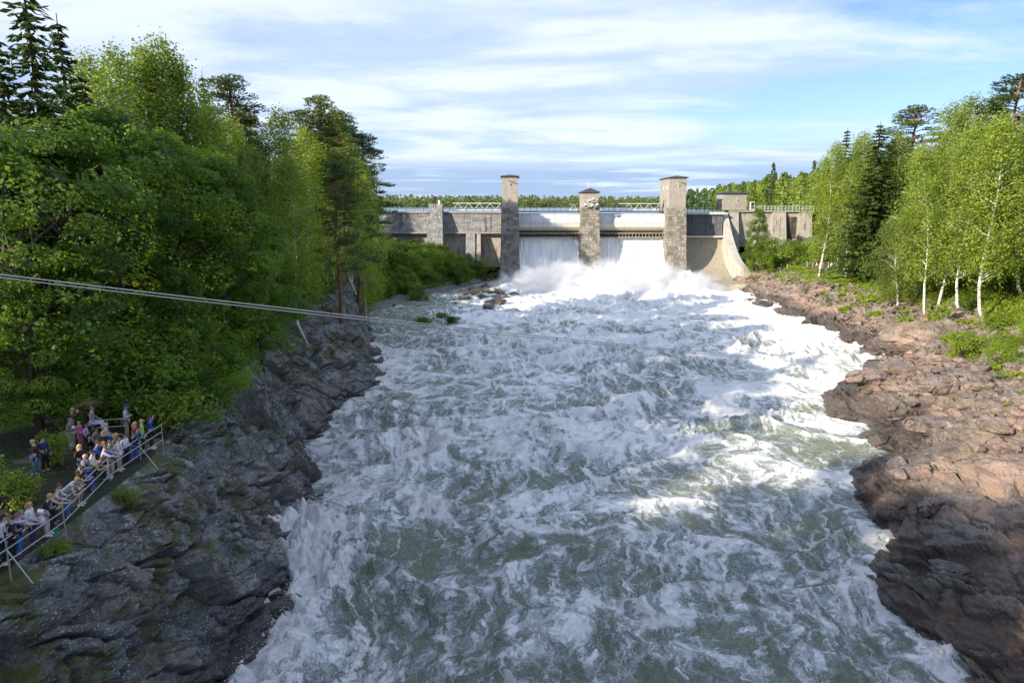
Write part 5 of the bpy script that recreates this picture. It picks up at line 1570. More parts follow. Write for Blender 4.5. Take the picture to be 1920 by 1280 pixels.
for i in range(14):
    px, py = rb.uniform(700, 870), rb.uniform(556, 580) ; p = atZ(px, py, 3.4); s = rb.uniform(.8, 1.8)
    boulder(p[0], p[1], s * 1.4, s, s * .7, 'small dark stone at the water edge under the willow thicket', 'stones along the willow thicket', z=3.0, mesh=STONE[rb.randrange(12)], side=-1)
for i in range(16):
    px, py = rb.uniform(905, 950), rb.uniform(508, 530); p = atZ(px, py, 5.2); s = rb.uniform(1.0, 2.4)
    boulder(p[0], p[1], s * 1.3, s, s * .8, 'brown stone heaped at the foot of the left tower', 'stones at the foot of the left tower', z=4.4, mesh=STONE[rb.randrange(12)], side=-1)

# rubble: the nearest stones single, the rest one heap
cand = []
rr = np.random.RandomState(62)
while len(cand) < 5600:
    y = rr.uniform(46, 190); C = profile(y, 1); e = C[5, 0]; w0 = C[2, 0] + 0.8
    if y < 62: lo = C[4, 0]; hi = e + 3
    elif y > 140: lo = C[3, 0] + .3; hi = e + 3.5
    else: lo = C[3, 0] - 1.0; hi = e + 2.5
    x = rr.uniform(lo, hi)
    if rr.uniform() < 0.25: x = rr.uniform(w0, hi)
    if y < 75 and rr.uniform() < .1: continue
    s = 0.32 + 1.15 * rr.uniform() ** 3.2
    if fbm2(np.array([x / 6]), np.array([y / 6]), 2, 3)[0] > .28: continue
    cand.append((x, y, s, s / y))
cand.sort(key=lambda c: -c[3])
Yrow = PR[:, 20, 1]
def fast_z(x, y):
    i = int(np.searchsorted(Yrow, y)); i = min(max(i, 0), len(Yrow) - 1)
    return float(np.interp(x, PR[i, :, 0], PR[i, :, 2]))
for x, y, s, _ in cand[:262]:
    o = boulder(x, y, s * rb.uniform(1.2, 1.8), s * rb.uniform(1.0, 1.3), s * rb.uniform(.7, 1.1), 'loose angular granite stone in the rubble of the right bank', 'rubble stones of the right bank', mesh=STONE[rb.randrange(12)], z=fast_z(x, y), tilt=.4, sink=.2)
sv = []
for m_ in STONE:
    m_.calc_loop_triangles()
    sv.append((np.array([v.co[:] for v in m_.vertices]), np.array([t_.vertices[:] for t_ in m_.loop_triangles])))
def hull_small(seed):
    rs = np.random.RandomState(seed); me = None
    import bmesh
    bm = bmesh.new()
    for p in sph(11, rs) * np.array([.5, .4, .33]): bm.verts.new(p)
    bmesh.ops.convex_hull(bm, input=bm.verts); bmesh.ops.triangulate(bm, faces=bm.faces)
    bmesh.ops.delete(bm, geom=[v for v in bm.verts if not v.link_faces], context='VERTS')
    bm.verts.index_update()
    r = (np.array([v.co[:] for v in bm.verts]), np.array([[v.index for v in f.verts] for f in bm.faces])); bm.free(); return r
SMALL = [hull_small(i) for i in range(10)]
VV = []; FF = []; TT = []; k = 0
for x, y, s, _ in cand[262:]:
    V, F = SMALL[rb.randrange(10)]
    a = rb.uniform(0, 6.28); ca, sa = math.cos(a), math.sin(a)
    V = V * s * np.array([rb.uniform(1.2, 2), rb.uniform(1, 1.4), rb.uniform(.9, 1.3)])
    V = V @ np.array([[ca, sa, 0], [-sa, ca, 0], [0, 0, 1]]) + np.array([x, y, fast_z(x, y) + s * .18])
    VV.append(V); FF.append(F + k); TT.append(np.full(len(F), rb.uniform(0, 1.2))); k += len(V)
put_props(add_obj('rubble', mesh_np('rubble', np.concatenate(VV), np.concatenate(FF), [M['rock_right']], False, tone=np.concatenate(TT))), 'grey and pink rubble filling the slope of the right bank', 'rubble', kind='stuff')

# ------------------------------------------------------------------ cable across the river
CSAG = 1.0
def cable(label, dz_, dx_=0.0):
    A = np.array([-29.8, 25.5, 23.85 + dz_]); B = np.array([64.0, 76.0, 6.0 + dz_])
    t = np.linspace(0, 1, 90)[:, None]
    P = A + (B - A) * t; P[:, 2] -= 4 * CSAG * (t[:, 0] * (1 - t[:, 0])); P[:, 0] += dx_
    mb = MB(); mb.tube(P, 0.029, 5); o = mb.build('overhead_cable', M['galv'], smooth=True)
    return put_props(o, label, 'cable'), P
_, CP = cable('upper of the two thin steel cables hung across the rapid', 0.0)
cable('lower of the two thin steel cables hung across the rapid', -0.15, 0.03)
for i in (14, 19, 31, 47, 66):
    o = MB(); o.box((0, 0, -0.075), (0.07, 0.07, 0.2)); ob = o.build('cable_clamp', M['black'], loc=tuple(CP[i]))
    put_props(ob, 'small metal clamp holding the two river cables together', 'clamp', 'clamps on the river cables')

# ------------------------------------------------------------------ viewing platform railing
PZ = 12.62
def platform():
    # trodden ground of the platform
    ys = np.linspace(16, 35.4, 40)
    U, Y = np.meshgrid(np.linspace(0, 1, 16) ** .6, ys)
    X = -24.5 + U * (np.interp(Y, [16, 21, 25, 30, 35.4], [-17.6, -17.55, -17.85, -18.1, -18.3]) + 0.12 * fbm2(Y * 0 + 3, Y, 2, 3) + 24.5)
    Z = PZ + 0.04 * fbm2(X, Y, 3, 4) - 1.3 * sstep(0.90, 1.0, U) * (1 + .3 * fbm2(Y, Y * 0, 2, 5)) + 0.25 * sstep(-20, -24, X) * (1 + fbm2(X / 2, Y / 2, 2, 7))
    idx = np.arange(640).reshape(40, 16)
    F = np.stack([idx[:-1, :-1], idx[:-1, 1:], idx[1:, 1:], idx[1:, :-1]], 2).reshape(-1, 4)
    put_props(add_obj('path', mesh_np('path', np.stack([X, Y, Z], 2), F, [M['path']], True)), kind='structure')
M['path'] = soil_mat('trodden_path', (0.10, 0.085, 0.065), (0.15, 0.125, 0.10), (0.05, 0.042, 0.032))
platform()
RPTS = [atZ(px, py, PZ) for px, py in [(-60, 1120), (18, 1066), (122, 991), (207, 902), (264, 862), (306, 834)]]
RPTS = [np.array([p[0], p[1], PZ]) for p in RPTS]
rl = thing('platform_railing', 'galvanised tube railing with slanting stays along the spectators on the left rock', 'railing')
HR = 1.12
for i, p in enumerate(RPTS):
    mb = MB(); mb.bar(p + [0, 0, -0.5], p + [0, 0, HR], 0.028, 6); mb.build('post', M['galv'], rl)
    if i in (1, 4):
        mb = MB(); mb.bar(p + [0, 0, 0.72], p + [1.0, -0.35, -0.35], 0.026, 6); mb.build('stay', M['galv'], rl)
for lv in (HR, 0.74, 0.30):
    for a, b in zip(RPTS[:-1], RPTS[1:]):
        mb = MB(); mb.bar(a + [0, 0, lv], b + [0, 0, lv], 0.026, 6); mb.build('rail', M['galv'], rl)
bl = thing('back_railing', 'short railing behind the man in the blue cap', 'railing')
BP = [atZ(px, py, PZ + .25) for px, py in [(176, 826), (205, 824), (240, 821)]]
BP = [np.array([p[0], p[1], PZ + .2]) for p in BP]
for p in BP:
    mb = MB(); mb.bar(p, p + [0, 0, 1.15], 0.028, 6); mb.build('post', M['galv'], bl)
for lv in (1.15, 0.75, 0.3):
    for a, b in zip(BP[:-1], BP[1:]):
        mb = MB(); mb.bar(a + [0, 0, lv], b + [0, 0, lv], 0.026, 6); mb.build('rail', M['galv'], bl)
def rope_fence(pts, z_off, label, h_=1.05):
    f = thing('path_fence', label, 'fence')
    P = [np.array([x, y, ground(x, y) + z_off]) for x, y in pts]
    for p in P:
        mb = MB(); mb.bar(p + [0, 0, -.2], p + [0, 0, h_], 0.05, 5); mb.build('post', M['bark_dark'], f)
    for lv in (h_, h_ * .5):
        for a, b in zip(P[:-1], P[1:]):
            mb = MB(); mb.bar(a + [0, 0, lv], b + [0, 0, lv], 0.04, 5); mb.build('rail', M['bark_dark'], f)
    return f
rope_fence([(-60, 84), (-57, 84.3), (-54, 84.6), (-51, 85), (-48, 85.4), (-45, 85.8)], 0.1, 'dark fence along the sunlit path in the clearing of the left wood')
rope_fence([(-38, 104), (-35.4, 106), (-32.8, 108)], 0.05, 'fence at the top of the rock spur between the birches')

# ------------------------------------------------------------------ people
def skin_eval(pts, edges, rad, root, sub=1):
    me = bpy.data.meshes.new('tmp'); me.from_pydata([tuple(p) for p in pts], edges, []); me.update()
    ob = bpy.data.objects.new('tmp', me); COL.objects.link(ob)
    md = ob.modifiers.new('s', 'SKIN'); md.use_smooth_shade = True; md.branch_smoothing = 0.4
    for i, r in enumerate(rad):
        sv_ = me.skin_vertices[0].data[i]; r = (r, r) if not hasattr(r, '__len__') else r
        sv_.radius = r; sv_.use_root = (i == root)
    if sub: m2 = ob.modifiers.new('u', 'SUBSURF'); m2.levels = sub; m2.render_levels = sub
    dg = bpy.context.evaluated_depsgraph_get(); dg.update()
    res = bpy.data.meshes.new_from_object(ob.evaluated_get(dg))
    bpy.data.objects.remove(ob); bpy.data.meshes.remove(me)
    return res

def rotx(p, c, a):
    y, z = p[1] - c[1], p[2] - c[2]
    return np.array([p[0], c[1] + y * math.cos(a) + z * math.sin(a), c[2] - y * math.sin(a) + z * math.cos(a)])

def joints(pose):
    J = {'pel': (0, 0, .96), 'spi': (0, 0, 1.16), 'che': (0, -.005, 1.36), 'nec': (0, .0, 1.49), 'hb': (0, .03, 1.58), 'ht': (0, .03, 1.665)}
    for s, n in ((-1, 'l'), (1, 'r')):
        J['sh' + n] = (s * .17, -.01, 1.42); J['el' + n] = (s * .24, -.03, 1.15); J['wr' + n] = (s * .24, .08, .92); J['ha' + n] = (s * .235, .12, .83)
        J['hp' + n] = (s * .09, 0, .90); J['kn' + n] = (s * .10, .03, .50); J['an' + n] = (s * .11, 0, .09); J['to' + n] = (s * .125, .15, .035)
    J = {k: np.array(v, float) for k, v in J.items()}
    lean = {'rail': .38, 'bend': .85, 'camera': .12, 'point': .15, 'both': .25, 'hold': .1}.get(pose, 0.03)
    up = ['spi', 'che', 'nec', 'hb', 'ht', 'shl', 'shr', 'ell', 'elr', 'wrl', 'wrr', 'hal', 'har']
    c = J['pel'].copy()
    for k in up: J[k] = rotx(J[k], c, lean)
    if lean > .3:
        for k in ('pel', 'hpl', 'hpr'): J[k] = J[k] + [0, -.10 * lean, 0]
        nb = J['nec'].copy()
        for k in ('hb', 'ht'): J[k] = rotx(J[k], nb, -.25)
    def arm(n, e, w_, h_):
        J['el' + n], J['wr' + n], J['ha' + n] = np.array(e, float), np.array(w_, float), np.array(h_, float)
    if pose in ('rail', 'bend'):
        f = J['shl'][1]; z = J['shl'][2]
        for s, n in ((-1, 'l'), (1, 'r')):
            arm(n, (s * .26, f + .08, max(z - .27, 1.0)), (s * .13, f + .30, 1.10), (s * .06, f + .37, 1.14))
    if pose == 'camera':
        for s, n in ((-1, 'l'), (1, 'r')): arm(n, (s * .25, .26, 1.28), (s * .07, .36, 1.50), (s * .04, .34, 1.58))
    if pose == 'point': arm('r', (.24, .30, 1.36), (.22, .56, 1.40), (.21, .66, 1.43)); arm('l', (-.24, .18, 1.18), (-.12, .38, 1.12), (-.06, .44, 1.14))
    if pose == 'both':
        for s, n in ((-1, 'l'), (1, 'r')): arm(n, (s * .22, .40, 1.22), (s * .14, .62, 1.16), (s * .10, .70, 1.15))
    if pose == 'raise': arm('r', (.30, .18, 1.46), (.30, .26, 1.72), (.29, .28, 1.81))
    if pose == 'hold':
        for s, n in ((-1, 'l'), (1, 'r')): arm(n, (s * .25, .06, 1.14), (s * .10, .26, 1.16), (s * .03, .30, 1.17))
    if pose == 'sit':
        for s, n in ((-1, 'l'), (1, 'r')):
            J['kn' + n] = np.array([s * .12, .42, .90]); J['an' + n] = np.array([s * .12, .50, .48]); J['to' + n] = np.array([s * .13, .64, .44])
            arm(n, (s * .24, .02, 1.16), (s * .18, .24, 1.04), (s * .15, .33, 1.03))
    if pose == 'walk':
        J['knr'] = J['knr'] + [0, .10, .02]; J['anr'] = J['anr'] + [0, .22, 0]; J['tor'] = J['tor'] + [0, .22, 0]; J['anl'] = J['anl'] + [0, -.2, .05]; J['tol'] = J['tol'] + [0, -.2, 0]
    return J

M['skin_face'] = pmat('skin', (0.52, 0.33, 0.24), rough=0.55)
M['eye_dark'] = pmat('eye_dark', (0.03, 0.02, 0.02), rough=0.3)
M['lips'] = pmat('lips', (0.40, 0.15, 0.12), rough=0.5)
_pc = {}
def figure(pose, sleeve, cut, hair):
    key = (pose, sleeve, cut, hair)
    if key in _pc: return _pc[key]
    J = joints(pose); N = list(J); I = {n: i for i, n in enumerate(N)}
    E = [('pel', 'spi'), ('spi', 'che'), ('che', 'nec'), ('nec', 'hb'), ('hb', 'ht')]
    for n in 'lr': E += [('che', 'sh' + n), ('sh' + n, 'el' + n), ('el' + n, 'wr' + n), ('wr' + n, 'ha' + n), ('pel', 'hp' + n), ('hp' + n, 'kn' + n), ('kn' + n, 'an' + n), ('an' + n, 'to' + n)]
    R = {'pel': (.145, .11), 'spi': (.125, .095), 'che': (.15, .11), 'nec': .055, 'hb': (.075, .088), 'ht': (.078, .092)}
    for n in 'lr': R.update({'sh' + n: .058, 'el' + n: .042, 'wr' + n: .029, 'ha' + n: (.034, .02), 'hp' + n: .092, 'kn' + n: .06, 'an' + n: .042, 'to' + n: .036})
    body = skin_eval([J[n] for n in N], [(I[a], I[b]) for a, b in E], [R[n] for n in N], I['pel'])
    body.materials.clear()
    # fingers and face are added to the body mesh
    mb = MB()
    for n, s in (('l', -1), ('r', 1)):
        h = J['ha' + n]; d = h - J['wr' + n]; d /= np.linalg.norm(d) + 1e-9
        sd_ = np.cross(d, [0, 0, 1.0]); sd_ = sd_ / (np.linalg.norm(sd_) + 1e-6); nn = np.cross(sd_, d)
        for k, (o_, L) in enumerate(((-.027, .062), (-.009, .074), (.009, .07), (.026, .055))):
            a = h + sd_ * o_ + d * .01; b = a + d * L * .55; c = b + d * L * .35 - nn * .02
            mb.tube([a, b, c], [.0095, .0085, .006], 4)
        a = h - sd_ * .03 * s - d * .02; mb.tube([a, a - sd_ * .03 * s + d * .03, a - sd_ * .035 * s + d * .055], [.011, .01, .007], 4)
    hc = (J['hb'] + J['ht']) / 2 + np.array([0, 0, -.005])
    nf = len(mb.q)
    hd = J['ht'] - J['hb']; hd /= np.linalg.norm(hd); fw = np.cross([1.0, 0, 0], hd); fw = fw if fw[1] > 0 else -fw
    P = lambda x, f, u: hc + np.array([x, 0, 0]) + fw * f + hd * u
    mb.tube([P(0, .085, .02), P(0, .112, -.018), P(0, .088, -.028)], [.009, .014, .008], 4)
    for s in (-1, 1): mb.tube([P(s * .078, -.005, .025), P(s * .088, -.015, 0.0), P(s * .078, -.005, -.025)], [.01, .014, .008], 4)
    ex = mb.mesh('x')
    mb2 = MB()
    for s in (-1, 1): mb2.box(P(s * .032, .087, .015), (.024, .012, .012))
    eyes = mb2.mesh('x2')
    mb3 = MB(); mb3.box(P(0, .086, -.052), (.045, .012, .010)); lip = mb3.mesh('x3')
    V = []; Fq = []; Ft = []; mi4 = []; mi3 = []; k = 0
    for j, m_ in enumerate((body, ex, eyes, lip)):
        v = np.array([q.co[:] for q in m_.vertices]); mat = (0, 0, 1, 2)[j]
        for p in m_.polygons:
            f = [q + k for q in p.vertices]
            if len(f) == 4: Fq.append(f); mi4.append(mat)
            elif len(f) == 3: Ft.append(f); mi3.append(mat)
        V.append(v); k += len(v)
    FF_ = [np.array(Fq)] + ([np.array(Ft)] if Ft else [])
    bodym = mesh_np('body', np.concatenate(V), FF_, [M['skin_face'], M['eye_dark'], M['lips']], True, matidx=mi4 + mi3)
    # top
    def sub(names, edges, rad, root, grow):
        idx = {n: i for i, n in enumerate(names)}
        return skin_eval([J2[n] for n in names], [(idx[a], idx[b]) for a, b in edges], [tuple(np.array(rad[n] if hasattr(rad[n], '__len__') else (rad[n], rad[n])) * 1.12 + grow) for n in names], idx[root])
    J2 = dict(J)
    names = ['pel', 'spi', 'che', 'shl', 'shr', 'nk']; J2['nk'] = J['che'] * .25 + J['nec'] * .75
    R2 = dict(R); R2['nk'] = .06; R2['pel'] = (.15, .115)
    ed = [('pel', 'spi'), ('spi', 'che'), ('che', 'shl'), ('che', 'shr'), ('che', 'nk')]
    for n in 'lr':
        if sleeve == 'long':
            J2['cu' + n] = J['el' + n] * .06 + J['wr' + n] * .94; R2['cu' + n] = .034
            names += ['el' + n, 'cu' + n]; ed += [('sh' + n, 'el' + n), ('el' + n, 'cu' + n)]
        elif sleeve == 'short':
            J2['cu' + n] = J['sh' + n] * .35 + J['el' + n] * .65; R2['cu' + n] = .052; names += ['cu' + n]; ed += [('sh' + n, 'cu' + n)]
    top = sub(names, ed, R2, 'spi', .012)
    names = ['pel', 'hpl', 'hpr']; ed = [('pel', 'hpl'), ('pel', 'hpr')]
    for n in 'lr':
        if cut == 'shorts':
            J2['kx' + n] = J['hp' + n] * .2 + J['kn' + n] * .8; R2['kx' + n] = .075; names += ['kx' + n]; ed += [('hp' + n, 'kx' + n)]
        else:
            J2['ax' + n] = J['kn' + n] * .12 + J['an' + n] * .88; R2['ax' + n] = .052; names += ['kn' + n, 'ax' + n]; ed += [('hp' + n, 'kn' + n), ('kn' + n, 'ax' + n)]
    trs = sub(names, ed, R2, 'pel', .008)
    shoes = []
    for n in 'lr':
        a, t_ = J['an' + n], J['to' + n]; d = t_ - a; d[2] = 0 if pose != 'sit' else d[2]; d = d / np.linalg.norm(d)
        z0 = min(t_[2], a[2]) - .0
        mb = MB(); mb.tube([a + d * -.07 + [0, 0, z0 - a[2]], a + d * .0 + [0, 0, z0 - a[2] + .02], a + d * .12 + [0, 0, z0 - a[2] + .005], a + d * .21 + [0, 0, z0 - a[2] - .005]], [.045, .062, .055, .032], 7)
        shoes.append(mb.mesh('shoe', smooth=True))
    # hair
    hs = []
    nu, nv = 12, 7
    for iv in range(nv + 1):
        for iu in range(nu):
            th = iu / nu * 2 * math.pi; ph = iv / nv * (math.pi * .62)
            x = math.sin(ph) * math.cos(th); f = math.sin(ph) * math.sin(th); u = math.cos(ph)
            if f > .35 and u < .45: u = .45 + (u - .45) * .1
            wv_ = 1 + .05 * math.sin(7 * th + 3 * ph)
            hs.append(P(x * .098 * wv_, f * .106 * wv_ - .008, .012 + u * .115 * wv_))
    mb = MB(); idx = np.arange((nv + 1) * nu).reshape(nv + 1, nu)
    F = [[idx[i, j], idx[i + 1, j], idx[i + 1, (j + 1) % nu], idx[i, (j + 1) % nu]] for i in range(nv) for j in range(nu)]
    mb.add(np.array(hs), F)
    if hair == 'long':
        b0 = P(0, -.045, .03); mb.tube([b0, P(0, -.085, -.06), P(0, -.10, -.16) , P(0, -.10, -.25)], [.085, .095, .085, .03], 8)
    hm = mb.mesh('hair', smooth=True)
    cap = MB(); cap.tube([P(0, 0, .045), P(0, 0, .09), P(0, 0, .128), P(0, 0, .138)], [.108, .104, .07, .02], 10)
    cap.hexa([P(-.06, .08, .05), P(.06, .08, .05), P(.045, .18, .04), P(-.045, .18, .04)], [P(-.06, .08, .06), P(.06, .08, .06), P(.045, .18, .05), P(-.045, .18, .05)])
    r = dict(body=bodym, top=top, trousers=trs, shoe=shoes, hair=hm, cap=cap.mesh('cap', smooth=True), J=J)
    for m_ in (top, trs): m_.materials.clear(); m_.materials.append(None)
    for m_ in (*shoes, hm, r['cap']): m_.materials.append(None)
    _pc[key] = r
    return r
_cm = {}
def cloth(c, rough=0.85):
    if c not in _cm: _cm[c] = pmat('cloth', c, rough=rough, var=0.18, scale=9, bump=.3, bscale=25)
    return _cm[c]
BLK, NAVY, JEAN, WHT, LIL, GRY, BLU, RED, BEI, KHA, GRN, PNK, TEA = (.012, .012, .015), (.02, .03, .08), (.045, .11, .28), (.62, .62, .64), (.42, .40, .58), (.17, .17, .18), (.02, .06, .42), (.35, .03, .05), (.42, .37, .28), (.22, .21, .14), (.35, .5, .12), (.5, .12, .32), (.02, .14, .15)
BLO, BRO, DRK, RDH = (.42, .28, .11), (.10, .05, .025), (.015, .012, .01), (.20, .06, .03)
def person(x, y, z, face, label, pose='stand', top=GRY, leg=JEAN, hair=BRO, h=1.72, long=False, sleeve='long', cut='long', cap=None, shoe=(.05, .05, .05), group=None, extra=None):
    f = figure(pose, sleeve, cut, 'long' if long else 'short')
    r = thing('person', label, 'person', (x, y, z), face, group); s = h / 1.71; r.scale = (s, s, s)
    def put(nm, me, mt, par=r):
        o = add_obj(nm, me, par)
        if mt is not None: o.material_slots[0].link = 'OBJECT'; o.material_slots[0].material = mt
        return o
    put('body', f['body'], None); put('top', f['top'], cloth(top)); put('trousers', f['trousers'], cloth(leg))
    for m_ in f['shoe']: put('shoe', m_, cloth(shoe))
    put('hair', f['hair'], cloth(hair))
    if cap: put('cap', f['cap'], cloth(cap))
    if extra == 'camera':
        mb = MB(); c = (f['J']['hal'] + f['J']['har']) / 2; mb.box(c + [0, .02, .03], (.13, .07, .085)); mb.bar(c + [0, .04, .03], c + [0, .12, .03], .03, 7)
        o = mb.build('camera', M['black'], None); o.location = (x, y, z); o.rotation_euler = (0, 0, face); o.scale = (s, s, s); put_props(o, 'black camera held up by ' + label[:40].split(' in ')[0].lower(), 'camera', 'cameras held by spectators')
    return r
RIVERFACE = -math.pi / 2          # facing +x, towards the water
PEOPLE = [  # head px, head py, label, kwargs
 (63, 828, 'blond woman in black top and blue jeans standing in the undergrowth on the left', dict(top=BLK, leg=JEAN, hair=BLO, face=2.6, z=.35)),
 (78, 822, 'long-haired person in dark jacket right beside the woman in jeans', dict(top=NAVY, leg=BLK, hair=DRK, long=True, face=-1.9, z=.35)),
 (128, 787, 'person in long grey coat and white trousers holding a white paper', dict(top=GRY, leg=WHT, hair=GRY, pose='hold', face=-1.6, z=.3)),
 (131, 768, 'person behind the grey coat raising a camera overhead', dict(top=BRO, leg=BLK, hair=BLO, pose='camera', face=-1.4, z=.6)),
 (147, 794, 'little blond girl in pink and magenta dress', dict(top=PNK, leg=PNK, hair=BLO, h=1.2, face=-1.8, z=.6)),
 (160, 800, 'child with cap in lilac shirt next to the pink girl', dict(top=LIL, leg=BLK, hair=DRK, h=1.2, cap=GRY, face=-1.5, z=.5)),
 (170, 766, 'red-haired woman in charcoal sweater perched on the back railing', dict(top=GRY, leg=LIL, hair=RDH, pose='sit', face=-1.3, z=.75)),
 (232, 762, 'man in blue cap, pale lilac shirt and beige trousers standing tallest at the back', dict(top=(.5, .45, .58), leg=BEI, hair=GRY, cap=BLU, pose='hold', h=1.86, face=-1.3, z=.12)),
 (281, 785, 'curly-haired woman in blue jacket raising her arm at the railing corner', dict(top=BLU, leg=BLK, hair=BRO, long=True, pose='raise', face=-1.3, shoe=WHT)),
 (269, 790, 'person in pale green shirt behind the railing corner', dict(top=GRN, leg=BLK, hair=BLO, face=-1.2, z=.1)),
 (251, 795, 'blond woman in black with red rucksack strap near the corner', dict(top=RED, leg=BLK, hair=BLO, long=True, face=-1.4, z=.1)),
 (268, 807, 'person in dark teal jacket leaning on the railing near the corner', dict(top=TEA, leg=JEAN, hair=DRK, pose='rail', face=-1.3)),
 (194, 810, 'blond woman in black jacket with blue scarf in the middle of the crowd', dict(top=BLK, leg=NAVY, hair=BLO, long=True, face=-1.2, z=.1)),
 (178, 806, 'dark-haired person in patterned grey top in the back of the crowd', dict(top=GRY, leg=BRO, hair=DRK, long=True, face=-1.6, z=.2, h=1.55)),
 (197, 797, 'light-haired woman with bright blue trousers sitting at the back', dict(top=BEI, leg=BLU, hair=BLO, pose='sit', face=-1.1, z=.1, h=1.6)),
 (167, 823, 'small boy in black and white striped shirt', dict(top=BLK, leg=BRO, hair=BLO, h=1.25, face=-1.5, z=.1)),
 (148, 837, 'blond woman in black cardigan and jeans behind the bald man', dict(top=BLK, leg=JEAN, hair=BLO, long=True, face=-1.9, z=.05)),
 (184, 835, 'man in blue jacket with pale collar in the middle of the crowd', dict(top=(.03, .10, .35), leg=BLK, hair=BRO, pose='rail', face=-1.2)),
 (191, 841, 'boy in bright blue sweatshirt bending over the rail', dict(top=BLU, leg=KHA, hair=BRO, pose='bend', h=1.6, face=-1.4, cap=BEI)),
 (169, 849, 'person in white shirt with dark strap behind the rail', dict(top=WHT, leg=BLK, hair=DRK, pose='hold', face=-1.3)),
 (160, 861, 'bald man in light grey shirt', dict(top=(.42, .42, .46), leg=GRY, hair=(.45, .3, .22), pose='rail', face=-1.3)),
 (238, 817, 'dark-haired woman in white blouse with black strap', dict(top=WHT, leg=BLK, hair=DRK, long=True, face=-1.8, h=1.6)),
 (222, 825, 'fair-haired child in beige near the white blouse', dict(top=BEI, leg=GRY, hair=BLO, h=1.45, face=-1.4)),
 (235, 833, 'man in red shirt and cream trousers standing on the rock side', dict(top=RED, leg=(.55, .52, .45), hair=BRO, face=-1.2, shoe=WHT, h=1.76)),
 (248, 825, 'dark-haired girl in short white dress and white shoes', dict(top=WHT, leg=(.5, .53, .6), hair=DRK, long=True, sleeve='none', cut='shorts', face=-1.5, shoe=WHT, h=1.62)),
 (261, 820, 'child in black top and blue jeans at the rail', dict(top=BLK, leg=JEAN, hair=BRO, pose='rail', h=1.5, face=-1.3)),
 (212, 844, 'person in green cap and navy vest looking down', dict(top=NAVY, leg=BLK, hair=BRO, cap=TEA, pose='rail', face=-1.3, h=1.6)),
 (226, 838, 'person in pale blue-grey shirt leaning beside the red shirt', dict(top=(.33, .36, .48), leg=BLK, hair=BRO, pose='both', face=-1.3)),
 (186, 872, 'person in khaki shirt and blue trousers folded over the rail', dict(top=KHA, leg=BLU, hair=BRO, pose='bend', sleeve='short', face=-1.3)),
 (155, 884, 'man in black T-shirt resting his forearms on the rail', dict(top=BLK, leg=BLK, hair=BRO, pose='rail', sleeve='short', face=-1.2)),
 (169, 888, 'boy in lilac T-shirt, black shorts and white trainers', dict(top=LIL, leg=BLK, hair=BRO, h=1.5, sleeve='short', cut='shorts', face=-1.3, shoe=WHT)),
 (139, 911, 'fair-haired person in white top bending low over the rail', dict(top=WHT, leg=BLK, hair=BLO, pose='bend', face=-1.2)),
 (149, 918, 'person in grey vest and bright jeans crouched over the lower rail', dict(top=GRY, leg=(.03, .12, .42), hair=GRY, pose='bend', sleeve='none', face=-1.3)),
 (119, 924, 'dark-haired woman in pale aqua vest and green shoes beside the post', dict(top=(.42, .52, .52), leg=BLK, hair=DRK, pose='both', sleeve='none', face=-1.2, shoe=(.02, .25, .12))),
 (97, 936, 'blond woman in black top and pink trousers', dict(top=BLK, leg=(.55, .38, .48), hair=BLO, pose='rail', face=-1.3, shoe=WHT)),
 (80, 962, 'person in grey hooded shirt and blue jeans with a white bag', dict(top=(.38, .38, .42), leg=(.03, .12, .40), hair=GRY, pose='both', face=-1.2)),
 (52, 963, 'dark-haired man in lilac shirt pointing with his arm out over the rail', dict(top=LIL, leg=BLK, hair=DRK, pose='point', face=-1.2, h=1.8)),
 (37, 978, 'man in black jacket left of the man who points', dict(top=BLK, leg=BLK, hair=BRO, pose='rail', face=-1.2)),
 (14, 995, 'child in black and white patterned tracksuit near the left frame edge', dict(top=BLK, leg=BLK, hair=DRK, pose='rail', h=1.5, face=-1.2, shoe=WHT)),
 (110, 917, 'person in cream blouse between the aqua vest and the pink trousers', dict(top=(.55, .5, .42), leg=NAVY, hair=BRO, pose='rail', face=-1.3)),
 (207, 829, 'person in white T-shirt just behind the boy in bright blue', dict(top=WHT, leg=BEI, hair=BRO, sleeve='short', face=-1.3)),
 (216, 816, 'person in pale pink cardigan in the middle rear of the crowd', dict(top=(.5, .36, .4), leg=WHT, hair=BLO, long=True, face=-1.5, h=1.65)),
 (28, 970, 'person in light grey jacket behind the man who points', dict(top=(.45, .46, .5), leg=BLK, hair=DRK, face=-1.3, z=.1)),
 (66, 946, 'person in white cardigan left of the pink trousers', dict(top=WHT, leg=NAVY, hair=BLO, long=True, face=-1.4)),
 (0, 985, 'person in pale blue top cut by the left frame edge', dict(top=(.35, .5, .6), leg=NAVY, hair=BRO, pose='rail', face=-1.2)),
]
def rail_x(y):
    P = sorted([(p[1], p[0]) for p in RPTS]); return float(np.interp(y, [p[0] for p in P], [p[1] for p in P]))
for i, (px, py, lab, kw) in enumerate(PEOPLE):
    kw = dict(kw); dz = kw.pop('z', 0.0); hgt = kw.get('h', 1.72); ps = kw.get('pose', 'stand')
    drop = {'bend': .42, 'rail': .14, 'sit': 0.0}.get(ps, 0.0)
    if ps == 'sit': dz += 0.25
    p = atZ(px, py, PZ + dz + (hgt - .1 - drop) )
    fx = {'rail': .30, 'bend': .48}.get(ps, 0.0) * 0.9
    x = p[0] - fx; y = p[1]
    if y < 35.5: x = min(x, rail_x(y) - 0.30)
    person(x, y, PZ + dz * (1 if ps != 'sit' else 1), kw.pop('face', RIVERFACE), lab, **kw)
for (px, py, lab) in [(147, 799, 'white paper')]:
    pass
